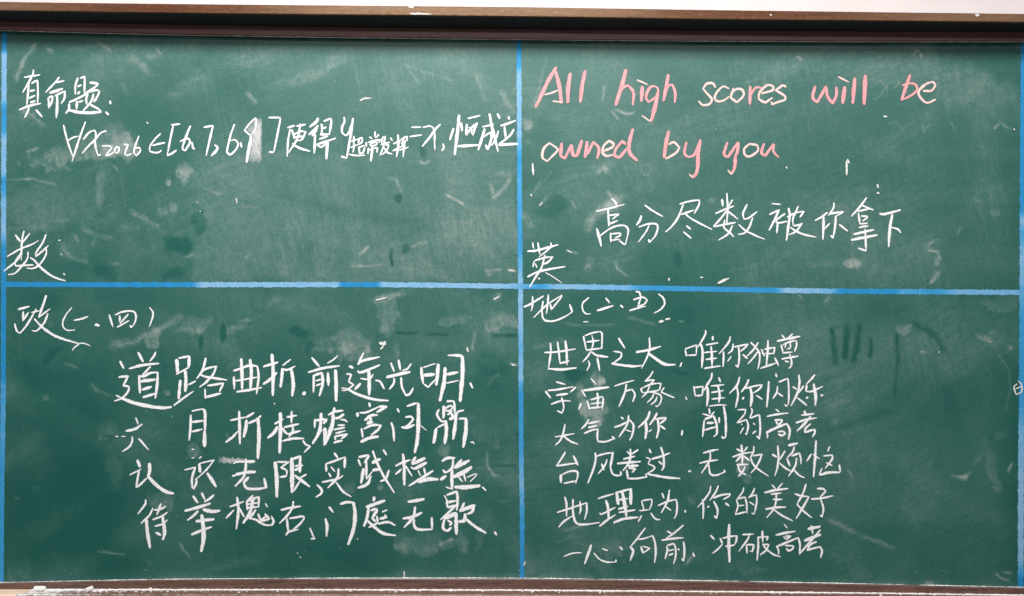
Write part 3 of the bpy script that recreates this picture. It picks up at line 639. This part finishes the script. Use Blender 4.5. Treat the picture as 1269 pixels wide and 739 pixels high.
l 44 475 185 420 340 370 490/w28 380 310 460 285 540 300 560 370 480 440 370 490
l 30 640 380 740 375 790 310 760 265 680 290 590 370 590 440 680 525 790 485
T|pink English line owned by you, under the longer pink line|pink
W
O 660 155
l 32 210 225 140 290 120 400 180 450/q24 180 450 300 330 300 290 210 225
l 44 360 230 345 380/w34 345 385 400 415 475 250/480 250 500 370 550 380 610 195
l 44 675 210 650 400/w36 680 360 750 210 820 290 800 415
l 32 890 320 980 280 1010 240 950 195 880 260 870 350 920 385 990 370
l 36 1150 240 1110 200 1030 300 1010 380 1070 410 1170 290/w46 1240 55 1200 200 1200 340 1290 440
W
O 760 155
l 48 685 80 650 240 630 400/q28 690 240 750 215 820 280 770 350 650 420
l 36 905 215 880 350 930 400 1010 360 1070 200/w46 1075 190 1050 350 1045 500 1025 600 980 650/q20 980 650 940 610
W
O 860 155
l 36 410 220 370 360 420 400 540 220/w42 550 220 530 360/w38 515 360 500 530 460 610/q20 420 560 460 610
l 30 680 240 620 300 630 370 690 390 790 320 780 250 680 235
l 36 865 235 835 340 880 385 980 240/w30 990 240 985 330 1045 400
T|thin white line of eight characters 高分尽数被你拿下, beneath the pink English|
O 730 238
c 24 280 85 320 120 345 175/90 240 250 205 435 155/w30 235 210 245 420/255 290 370 275 290 335/245 400 355 355/w34 95 455 125 560 150 670/140 540 250 460 350 420 440 420 485 480 450 650/440 655 370 600/265 510 270 620/270 520 385 510 390 540 320 570/w20 275 600 380 585
c 25 690 165 780 230 910 305/w30 645 295 630 350 585 410/615 435 720 400 820 395 850 440 820 540 750 625 735 590/w22 740 420 700 500 610 620
O 840 238
c 24 25 150 150 115 265 100 260 160 205 265/w28 65 160 0 320 -80 430 -150 495/40 280 200 225/80 260 180 340 420 465/105 420 155 460/70 495 165 575
c 25 w30 545 95 555 175/605 20 615 200 605 390/w20 675 100 620 190/w28 470 265 600 210 690 175/600 240 520 340 440 425/w28 450 430 600 400 710 380/620 240 740 335/580 350 570 440 640 500 690 555/675 420 620 520 505 595/855 155 805 270 820 340 880 320 980 245/925 325 880 440 820 510 750 525/755 405 830 475 960 540 1070 585
O 940 242
c 25 w20 165 105 275 115/135 240 260 180/w30 250 190 190 320 130 435/325 230 215 310 235 345 355 325/w30 235 345 225 470/w34 370 165 385 250 365 400 345 560/355 270 460 220 560 200 510 275/490 140 425 290 430 380 500 370 535 350/540 350 460 450 375 490/395 400 470 450 570 490 710 520
c 27 850 215 780 270 700 315/w34 805 270 800 430 795 545/w20 880 350 815 420/930 95 925 160 865 250/w30 890 230 1050 205/w20 1040 215 960 260/w30 955 260 945 400 920 530 895 500/1000 365 1100 445
O 1040 245
c 25 w32 335 5 250 120 150 230/285 100 420 155/230 170 370 140/235 195 255 330/270 230 345 230 350 245 290 290/w20 255 325 350 320/245 370 355 350/w34 180 455 290 430 425 400/w36 150 525 300 495 465 465/w30 320 395 325 530 330 660/w24 330 660 230 625
c 30 w34 500 200 560 205 755 155/w38 655 210 625 380 610 610/w26 640 370 720 390 760 435
T|single white character 英 whose leg crosses the blue horizontal line right of centre|
O 645 295
c 25 w18 150 55 160 130/w22 215 60 240 205/w22 375 60 370 120 230 235/w30 90 165 200 155 465 85/180 280 300 245 400 235 340 300 270 330/w20 170 290 155 360/w18 185 320 205 370/300 215 260 370 190 480 115 605/w30 90 480 250 410 550 355/w13 310 430 400 480 510 555
T|white heading 地 with (二、五) in brackets, just under the blue line right of centre|
O 645 345
c 24 w26 45 355 120 320 285 220/150 225 150 320 135 405/w20 165 485 250 400 340 320 510 210/w22 510 210 500 240 380 390/345 205 335 330 320 435/370 320 380 385/w26 280 285 265 400 290 510 400 530 520 490 640 420/w28 640 415 610 325
b 22 845 240 770 310 770 390 810 440 865 440
c 26 w22 1055 245 1105 305/w30 950 400 1145 340
O 720 345
p 24 490 335 520 365
c 24 680 165 720 175 745 240/650 265 760 235 820 270 780 320 700 350/740 240 705 345/600 400 700 370 800 345
b 24 960 195 1020 250 1030 330 970 395 905 430
T|white verse line 世界之大 唯你独尊, first of the six lines at lower right|
O 665 405
c 26 170 205 175 320 145 530/100 320 270 310 480 275/260 190 275 320 290 455 400 425/w32 355 175 370 300 375 470/w34 160 520 300 530 490 510
c 25 580 120 600 220 615 290/600 110 700 75 790 60 810 100 805 270/620 190 775 170/w22 685 110 700 200 675 300/615 290 700 280 815 265/665 310 630 370 570 435/w30 680 315 750 355 880 375/w20 640 420 655 470 620 545/w28 750 385 780 545
c 27 1015 145 1090 265/w24 955 305 1050 320 1040 380 940 455/w34 930 455 1050 475 1200 490 1300 480
O 770 405
c 28 w24 345 135 350 260 325 360 250 515/w34 185 315 330 290 485 245/w38 335 330 430 400 540 465 665 470
p 22 745 445 725 495
c 24 790 290 805 365/w20 790 275 920 230 930 240 925 350 810 355/1040 45 1040 90 980 200 945 255/w34 985 220 1005 320 995 505/w28 1130 120 1130 165/1050 225 1195 200/w30 1110 245 1120 380 1120 510/w20 1025 320 1180 305/1045 405 1180 390/1025 515 1225 485
O 880 405
c 24 w26 250 125 225 200 110 335/w26 165 310 165 400 160 495/285 215 270 290 220 335/300 250 470 215 430 260 375 305/w26 350 250 360 380 345 500 315 475/w18 260 365 215 430/405 345 460 395
c 25 500 195 560 250/595 195 540 280 455 365/560 250 610 330 610 430 590 520/590 310 530 390 465 460/635 280 670 365/w30 715 170 710 320 695 470/670 280 800 255 785 340/w20 680 335 785 330/625 515 740 475 815 450/800 385 845 480
c 24 890 105 925 150/w20 1020 90 960 140/w34 830 180 960 150 1110 120/880 225 900 320/900 225 960 195 1055 170 1070 220 1045 305/w18 940 200 925 260/w18 990 195 995 265 950 275/w22 895 325 1015 315/w28 885 400 990 380 1090 365/985 340 1005 420 1000 490 970 515/w20 925 425 970 435
T|white verse line 宇宙万象 唯你闪烁, second of the six lines at lower right|
O 670 460
c 25 195 135 305 165/60 250 125 335/w28 90 240 200 230 400 195/435 200 365 260/w30 195 300 335 280/130 410 250 370 365 370/260 330 285 440 265 520 205 490
c 25 w18 620 90 685 165/w22 505 235 555 315/w38 530 240 680 220 840 200/500 400 470 475/575 365 605 475/w30 700 275 710 350 700 455/620 355 760 315 775 350 760 465/w20 620 405 760 390/610 460 760 445
c 25 w22 915 185 1040 145 1155 115/w28 1060 165 1040 270 970 440/1040 250 1130 225 1165 290 1140 380
O 770 460
c 22 390 5 350 70 290 125/290 125 405 105 390 130 330 190/240 215 260 270/240 220 360 165 490 150 480 190 450 240 260 270/350 190 310 270 255 325/350 255 450 280 495 320 480 400 440 440 425 430/400 280 380 330 320 390/440 320 420 370 365 415/530 205 490 260 560 290 655 330
p 18 795 320 810 355
c 23 895 190 915 310/900 205 1010 190 1000 300 920 305/w28 1120 25 1110 90 1060 170 1025 240/w34 1065 200 1070 320 1055 430/1205 80 1225 135/1110 185 1270 170/w32 1195 180 1215 300 1205 385/1115 265 1265 240/1120 345 1280 330
O 895 458
c 26 w28 215 95 180 200 90 295/w28 180 215 195 320 165 470/w30 325 125 295 200 235 280/290 235 400 205 490 190 460 240 380 295/w38 350 235 365 340 350 455/w30 250 365 265 345/w22 420 320 495 370
c 25 w32 575 150 565 300 550 465/665 55 670 95/700 155 810 110 820 200 820 400 795 455/w20 795 455 770 435/685 210 670 290 625 360/w20 685 290 750 335
c 26 875 215 920 245/w30 945 70 955 160 930 290 850 450/1005 205 945 290/930 350 1045 445/1145 65 1100 120 1040 180/1045 190 1035 270 1110 270 1240 210/w38 1130 180 1155 330 1150 440/w28 1040 355 1060 345/w30 1222 320 1242 320
T|white verse line 大气为你 削弱高考, third of the six lines at lower right|
O 680 500
c 26 w28 200 260 180 370 140 460 85 515/w22 80 415 200 395 315 375/190 410 270 470 360 505
c 26 495 200 460 260 405 315/490 250 625 220/w28 490 300 595 275/440 370 540 330 610 320 600 400 610 470 700 475 810 435/785 410 815 440
c 28 w24 895 170 925 195/w30 990 150 970 260 870 415/815 295 900 265 1010 210 1050 280 1030 400 1000 455/w20 955 330 1020 350
O 780 500
c 28 w32 250 100 220 190 110 300/w38 200 225 210 330 195 435/w32 340 120 310 180 250 265/320 195 450 175 440 200 380 250/w32 350 190 360 320 335 430/w18 240 350 275 325/380 275 440 320
p 24 655 335 645 395
c 26 985 65 995 130/w20 905 130 1000 155/w22 1050 105 1005 155/925 210 905 415/w30 935 195 1040 155 1075 250 1080 370 1045 410/w30 960 245 1045 240/930 330 1070 290/1110 175 1110 240/w20 985 35 1100 20 1200 20/w32 1165 35 1190 200 1190 400 1165 435/1165 435 1140 410
O 895 500
c 24 w20 190 80 290 75 270 140 180 240/w26 190 240 300 200 320 280 300 385/300 385 285 372/w20 235 255 245 265/w20 265 300 220 375/w22 360 60 370 100 340 180/345 185 450 140/w30 460 145 470 300 460 440/425 405 460 440/w20 385 245 400 265/w20 415 340 375 375
c 27 w20 660 75 705 105/w28 555 160 680 135 815 120/650 205 740 205 730 235 680 265/665 215 680 260/w36 550 360 670 300 800 250/w30 800 255 835 330 820 445/w20 545 365 560 390 555 430/690 350 750 345 780 370 740 405 695 380
c 28 1015 95 1035 150/980 145 1135 130/w32 915 240 1040 200 1165 180/w34 1090 165 1000 270 925 340/1090 255 1030 310 1020 360 1140 320 1145 360 1115 415
T|white verse line 台风卷过 无数烦恼, fourth of the six lines at lower right|
O 685 550
c 26 155 105 110 180 45 275/50 275 180 255 310 240/w30 255 150 310 265/w36 100 385 100 480/110 385 200 345 290 340 310 380 285 490/140 490 290 460
c 27 w30 525 115 530 200 500 320 435 485/540 155 640 125 745 110/w34 745 110 710 300/715 300 740 370 800 395 845 385 840 345/w24 670 195 640 280 560 370/605 250 635 325
c 27 w20 920 95 945 125/1055 75 980 125/w30 960 65 960 150 940 240 870 330/875 190 1015 155/w34 800 245 1085 220/w34 940 275 1055 270/w26 940 300 1025 310 980 355/915 325 930 430 1040 430 1165 410
O 785 545
c 26 195 115 215 165/w22 155 220 210 240 180 300 250 330 250 370 150 430 165 460/w32 340 95 370 200 375 330 350 380/w28 225 240 330 210 450 165/315 270 350 305/w34 180 425 300 450 440 470 575 480
p 32 685 390 705 390
c 27 865 165 950 140 1050 120/950 145 940 260 840 415/820 290 930 265 1045 250/930 310 950 420 1020 440 1130 400 1120 375
O 895 545
c 26 180 115 230 145/w30 235 65 250 180 245 295/w22 310 90 270 145/130 215 240 175 370 155/240 190 170 270/260 200 340 260/180 310 320 305/205 300 200 350 230 400 295 435/280 330 260 380 200 455/390 85 385 150 345 230/385 200 490 180 460 260 410 350 355 410/355 230 380 300 450 370 570 450
c 26 w30 620 180 670 215/w28 685 75 695 220 680 350 650 445/w24 775 140 705 255/710 290 780 350 845 390/w38 820 70 930 45/890 90 870 150 805 220/800 230 835 325/w28 860 200 955 165/955 165 970 230 975 300/920 230 900 330 820 450/890 375 950 440 1015 470
O 960 545
c 25 450 180 395 265/w18 475 180 555 240/w34 510 15 500 200 480 460/w20 680 85 655 145/605 200 710 190 710 240 625 355/640 285 710 320/w20 585 350 550 430/w36 555 435 680 405 800 405/800 310 810 395
T|white verse line 地理只为 你的美好, fifth of the six lines at lower right|
O 685 600
c 26 w28 150 160 170 250 170 400/55 350 200 305 420 230/75 530 140 460 250 390/w30 250 190 250 350 290 480 400 500 575 475/335 215 345 310 330 370/w26 420 230 420 330 395 435
c 27 560 180 650 150 755 120/w38 660 205 685 300 690 420/585 360 610 370 770 290/w30 580 520 680 440 775 380/w44 790 100 810 250/w32 800 105 960 60/w42 965 60 965 250/w28 810 195 925 180/w44 860 100 890 250 910 395/810 310 930 275/820 350 1020 320/w36 755 475 880 430 1050 410
O 790 600
c 23 50 210 80 320/60 205 175 185 175 240 150 310/w20 25 330 150 315/50 390 10 465/165 360 220 430 280 440
c 26 305 115 325 175/w28 395 75 370 210 295 355/255 265 370 215 480 190/480 195 490 270 480 370 455 425/w22 350 280 415 325
p 30 590 325 590 350
c 25 905 25 890 100 820 200 745 285/w28 805 190 815 300 810 425/1000 20 960 110 895 200/w30 940 170 1040 135 1145 120/1145 120 1130 150 1060 190/w30 945 215 990 320 980 420 950 395/w24 865 285 885 275/w26 1090 235 1130 270
O 905 598
c 23 165 65 150 120 80 210/75 220 95 290 60 400/90 205 180 180 200 260 205 380/w18 100 290 170 280/65 395 205 360/300 70 275 130 225 190/230 180 320 150/w26 320 150 325 250 295 390/265 380 295 390/w20 235 240 295 280
c 26 w20 515 30 560 80/w22 645 10 580 80/w32 425 125 560 95 710 75/505 145 630 130/530 210 640 210/570 140 560 260 520 350 450 435/w32 440 330 560 310 685 305/545 340 640 410 770 475
c 27 935 20 900 130 825 270 900 350 1005 435/800 140 870 165 970 175/w30 970 180 890 320 815 445/1075 75 1150 80 1180 110 1110 180/w30 1005 205 1130 195 1265 165/1115 200 1150 320 1135 425 1115 405
T|white verse line 一心向前 冲破高考, bottom one of the six lines at lower right|
O 690 648
c 20 90 415 200 375 305 370
c 23 w34 425 275 390 380 345 505/460 375 530 450 620 485 730 485 730 455/w20 565 320 630 345/w24 780 295 815 335
O 775 645
c 26 245 95 150 220 55 335/w30 60 330 95 380 60 495/w22 150 235 230 225 330 190/w30 335 190 365 270 375 400 360 520/190 325 220 405/w20 215 320 305 345 220 400
c 26 w24 515 130 570 165/w28 715 60 610 150 500 225/w30 450 245 580 225 715 215/510 320 520 370 490 475/520 310 600 285 620 350 620 450 595 535/w20 530 375 600 360/540 430 590 410/w26 655 350 660 370/w30 720 265 730 380 720 500 700 475
p 24 835 405 855 450
O 870 640
c 26 w24 105 235 150 285/w24 225 270 250 340/w22 250 345 190 410 125 460/w40 335 100 330 300 340 565/255 270 340 250 430 240 420 310 400 350/290 370 400 355
c 25 500 225 635 220/590 210 560 290 455 430/550 350 555 455/560 350 640 350 620 440/w16 590 430 620 430/w28 690 255 695 350 680 545/690 260 815 250 800 295/w30 745 180 750 320/w20 760 350 820 345/825 350 790 420 720 475/750 340 790 400 880 470 970 500
c 27 w18 1015 100 1055 145/w34 915 230 1030 205 1150 185/w20 1010 250 1030 280/1035 245 1095 245 1040 285/w32 920 375 1050 320 1185 265/w28 1190 265 1210 350 1205 465/w22 925 375 945 420 945 470/1030 360 1130 365 1120 400 1070 430 1040 395
O 920 640
c 28 w40 815 155 960 125/w24 850 115 870 215/w40 770 300 870 260 965 225/w32 960 170 850 300 705 465/915 315 840 350 800 420 880 395 960 375 985 430 965 510
'''
NAMES = {'c': 'character', 'l': 'letter', 'd': 'digit', 's': 'symbol', 'p': 'punctuation_mark', 'b': 'bracket'}
def parse():
    things = []; cur = None; ox = oy = 0
    for ln in TEXT.strip().split('\n'):
        if ln[0] == 'T':
            _, lab, kind = ln.split('|'); cur = {'label': lab, 'pink': kind == 'pink', 'items': []}; things.append(cur)
        elif ln[0] == 'O': ox, oy = map(float, ln.split()[1:])
        elif ln[0] == 'W': cur['items'].append(('W', None))
        else:
            k, rest = ln.split(' ', 1); w0, rest = rest.split(' ', 1); strokes = []
            for s in rest.split('/'):
                tk = s.split(); w = float(w0); q = False
                if tk[0][0] in 'wq': q = tk[0][0] == 'q'; w = float(tk[0][1:]); tk = tk[1:]
                v = list(map(float, tk)); strokes.append((w / 10, q, [(ox + v[i] / 9.985, oy + v[i + 1] / 9.985) for i in range(0, len(v), 2)]))
            cur['items'].append((k, strokes))
    return things
from mathutils import Matrix
for th in parse():
    pts = [p for k, ss in th['items'] if k != 'W' for _, _, st in ss for p in st]
    cx = sum(p[0] for p in pts) / len(pts); by = max(p[1] for p in pts)
    root = empty('chalk_writing', (X(cx), -0.0009, Z(by)))
    tag(root, th['label'], 'chalk writing', 'lines of chalk handwriting on the green chalkboard')
    par = root
    for k, ss in th['items']:
        if k == 'W':
            par = empty('word'); par.parent = root; par.matrix_parent_inverse = Matrix.Translation(-root.location); continue
        a = Ribbon()
        if th['pink']:
            b = Ribbon()
            for w, q, st in ss:
                (b if q else a).add(st, w, press=random.uniform(.75, 1.0))
            if not a.v: a, b = b, a; mat = M_PALE
            else: mat = M_PINK if max(w for w, q, st in ss if not q) > 3.2 else M_PALE
            if b.v:     # join the pale thin strokes into the same letter mesh with a second material slot
                n = len(a.v); nf = len(a.f)
                a.v += b.v; a.e += b.e; a.p += b.p; a.x += b.x; a.f += [tuple(i + n for i in f) for f in b.f]
                o = a.build(NAMES[k], mat, par); o.data.materials.append(M_PALE)
                mi = np.zeros(len(a.f), dtype=np.int32); mi[nf:] = 1; o.data.polygons.foreach_set('material_index', mi)
            else: o = a.build(NAMES[k], mat, par)
        else:
            for w, q, st in ss:
                w = w * 0.94; a.add(st, w, press=min(1.15, random.uniform(.55, .9) + .1 * (w > 3.2)), taper=(.78, .66) if w > 3.6 else (.72, .50))
            a.build(NAMES[k], M_WHITE, par)

# --- flecks and stray strokes left on the board
FL = """3 1049 200 1049 217/2.6 1050 198 1052 202/3 1087 229 1088 233/2.8 1087 239 1089 240/2.6 660 203 661 217/2.2 658 241 659 243/5 471 425 476 427 477 424/2.4 475 429 472 433/2.6 579 431 580 436/3 817 399 822 398/3 825 396 830 395/2 723 399 729 399
3.2 890 351 896 348 903 345/2.4 829 345 829 348/2.2 868 344 871 344/2.4 667 345 669 346/2 151 541 156 541/1.8 143.5 541 147 541/2 238 557 241 557/2.2 247 568 250 566/1.8 238 568 241 567/2 501 708 501 716/1.8 369 685 369 686/2 372 690 373 691/2 443 667.5 443.6 668.5/1.6 651 696 649 701
2 182 152 184 153/2 73 298 75 298/2 76 315 77 316/2 79 339 81 341/1.8 248 262 249 262/2.4 639 178 640 179/2 1095 144.5 1099 145/2 1256 160 1257 161/1.8 1260 476 1256 480 1259 489 1266 485 1265 476 1261 472/1.6 1258 482 1266 479
1.8 447 125 452 122.5 460 122/1.8 466 372 480 369/2.2 612 371 618 368/1.6 631 335.5 638 336/1.6 703 310.5 708 313.3/2 1163 436 1163 437/1.8 974 207 975 209/2 340 500 341 501/1.8 293 246 294 252/1.8 669 255 672 251/2 634 452 638 453"""
fl = Ribbon()
for s in FL.replace('\n', '/').split('/'):
    v = list(map(float, s.split())); fl.add([(v[i], v[i + 1]) for i in range(1, len(v), 2)], v[0], press=.7, y0=0.0016, taper=(.8, .5))
for _ in range(60):
    x = random.uniform(10, 1255); y = random.uniform(60, 712) if random.random() < .6 else 716 - abs(random.gauss(0, 25)); r = random.uniform(.2, .6)
    a = random.uniform(0, 6.3); fl.add([(x, y), (x + r * 1.8 * math.cos(a), y + r * 1.8 * math.sin(a))], r * 1.4, press=.3, y0=0.0016)
o = fl.build('chalk_flecks', M_THIN, board); tag(o, 'white chalk flecks scattered over the board', kind='stuff')

# --- rubbed smear beside the figure 9 and the rubbed bar over 无
def smear(name, quad, nx, ny, press, lab):
    V = []; F = []; E = []; P = []
    for j in range(ny + 1):
        for i in range(nx + 1):
            u, v = i / nx, j / ny
            a = np.array(quad[0]) * (1 - u) + np.array(quad[1]) * u; b = np.array(quad[3]) * (1 - u) + np.array(quad[2]) * u
            p = a * (1 - v) + b * v; p[0] += random.uniform(-.3, .3); p[1] += random.uniform(-2.2, 2.2) * (v in (0, 1))
            V.append((X(p[0]), -0.00075, Z(p[1]))); E.append(max(abs(2 * u - 1), abs(2 * v - 1) * .9)); P.append(press(u, v))
    for j in range(ny):
        for i in range(nx): a = j * (nx + 1) + i; F.append((a, a + nx + 1, a + nx + 2, a + 1))
    o = meshobj(name, V, F, M_SMEAR, board, {'edge': E, 'press': P}); tag(o, lab)
smear('chalk_smear', [(314.5, 147), (325, 148), (325, 202), (308, 200)], 14, 20, lambda u, v: 1.55 - .5 * v, 'greyish rubbed smear beside the figure 9')
smear('chalk_smear', [(303.5, 162), (315, 150), (316, 163), (311, 168)], 6, 6, lambda u, v: .75, 'grey rubbed patch inside the figure 9')
smear('chalk_smear', [(270, 567.5), (307, 567), (307, 573.5), (270, 574)], 16, 4, lambda u, v: 1.1, 'rubbed bar above the character 无')

# --- thin white dust lines caught on the frame lips
def dust_line(name, E, dep, dpy, amp, seed, x0=0, parent=board):
    """a low uneven ridge of chalk dust lying on a ledge"""
    px = np.arange(x0 - (300 if x0 == 0 else 0), 1500, 1.6); V = []; F = []; r = np.random.default_rng(seed)
    n1 = vnoise(px, px * 0, 26, seed); n2 = r.random(len(px))
    for i, x in enumerate(px):
        h = amp * max(0.12, (0.35 + 1.1 * n1[i]) * (0.6 + .6 * n2[i])) * S
        k = (CAMD - dep) / CAMD; z = Z(curve(E, [x])[0] + dpy) * k
        V += [(X(x), -dep + .004, z), (X(x), -dep + .002, z + h), (X(x), -dep - .0015, z + h * .55), (X(x), -dep - .003, z - .0006)]
        if i:
            a = 4 * (i - 1)
            for j in range(3): F.append((a + j, a + j + 1, a + j + 5, a + j + 4))
    F += [(0, 1, 2, 3), (4 * len(px) - 1, 4 * len(px) - 2, 4 * len(px) - 3, 4 * len(px) - 4)]
    o = meshobj(name, V, F, M_STICK, parent); tag(o, None, None, None, 'stuff'); return o
dust_line('lip_dust', E_BB, 0.006, 0.6, 0.9, 21)
tag(dust_line('tray_dust', E_RB, 0.019, 0.9, 1.6, 22, x0=46), None)
M_LIP = mat_plain('greyish_rail_dust', (0.86, 0.82, 0.78), (0.40, 0.33, 0.30), 60, .95, .4, 300)
me_ = M_STICK; M_STICK = M_LIP
dust_line('rail_edge_dust', E_BT, 0.0178, 0.0, 0.75, 23)
M_STICK = me_
# crumbs in the tray
bm = bmesh.new()
for _ in range(420):
    x = 46 + abs(random.gauss(0, 90)) if random.random() < .55 else random.uniform(46, 1290)
    dp = 0.018 + abs(random.gauss(0, 0.010)); r = random.uniform(.0006, .0019)
    z = Z(curve(E_RB, [x])[0]) * (CAMD - .015) / CAMD + r * .6 + .001
    m = Matrix.Translation((X(x), -dp, z)) @ Matrix.Rotation(random.uniform(0, 3), 4, 'X') @ Matrix.Diagonal((random.uniform(1, 2.6), 1, .8, 1))
    bmesh.ops.create_icosphere(bm, subdivisions=1, radius=r, matrix=m)
me = bpy.data.meshes.new('chalk_crumbs'); bm.to_mesh(me); bm.free(); me.materials.append(M_STICK)
o = bpy.data.objects.new('chalk_crumbs', me); COL.objects.link(o); o.parent = board; o.matrix_parent_inverse = Matrix.Translation(-board.location); tag(o, kind='stuff')

# paint chips on the cap
def chip(pts, row, dep, lab):
    V = [(X(x) * (CAMD - dep) / CAMD, -dep - random.uniform(.0004, .0010), Z(y) * (CAMD - dep) / CAMD) for x, y in pts]; n = len(V)
    B = [(a, -dep + .004, c) for a, b, c in V]
    o = meshobj('paint_chip', V + B, [tuple(range(n))] + [(i, i + n, (i + 1) % n + n, (i + 1) % n) for i in range(n)], M_WALL, board)
    return o
chip([(507, 17.4), (510, 16.3), (515, 16.6), (519, 15.9), (526, 16.9), (530, 16.8), (536, 18.0), (529, 18.3), (522, 17.9), (514, 18.3)], 0, 0.1004, '')
chip([(505, 8.6), (512, 7.9), (513, 10.2), (508, 9.8)], 0, 0.0985, '')
chip([(1208, 17.8), (1212, 17.3), (1214, 19.6), (1210, 21.0)], 0, 0.1004, '')
chip([(954, 17.8), (956, 17.6), (956.4, 19.4), (954.5, 19.5)], 0, 0.1004, '')

# ------------------------------------------------------------------ chalk stubs on the tray
def stub(px, dep, length, rad, yaw, lab, roll=0.0):
    bm = bmesh.new(); seg = 14; rings = [(-.5, .80), (-.47, .96), (-.2, 1), (.1, 1.0), (.38, .97), (.47, .90), (.5, .70)]
    R = []
    for t, s in rings:
        R.append([bm.verts.new((t * length + random.uniform(-.0004, .0004) * (abs(t) > .4), rad * s * math.cos(a) * random.uniform(.96, 1.04), rad * s * math.sin(a) * random.uniform(.96, 1.04)))
                  for a in [2 * math.pi * i / seg for i in range(seg)]])
    for a, b in zip(R, R[1:]):
        for i in range(seg): bm.faces.new((a[i], a[(i + 1) % seg], b[(i + 1) % seg], b[i]))
    bm.faces.new(list(reversed(R[0]))); bm.faces.new(R[-1])
    bmesh.ops.recalc_face_normals(bm, faces=bm.faces)
    me = bpy.data.meshes.new('chalk_stub'); bm.to_mesh(me); bm.free(); me.materials.append(M_STICK)
    o = bpy.data.objects.new('chalk_stub', me); COL.objects.link(o)
    k = (CAMD - dep) / CAMD
    o.location = (X(px) * k, -dep, Z(curve(E_RB, [px])[0]) * (CAMD - .015) / CAMD + rad + .0012); o.rotation_euler = (0, roll, yaw)
    tag(o, lab, 'chalk', 'chalk stubs lying in the tray')
stub(49.6, .030, .027, .0062, .06, 'white chalk stub lying flat at the beige end of the chalk tray')
stub(110.5, .033, .020, .0056, 1.1, 'small white chalk stub lying slantwise, right of the flat stub in the tray', -.1)
stub(186.5, .026, .006, .0036, .5, 'tiny rounded white chalk nub on the dusty tray edge, rightmost of the stubs')
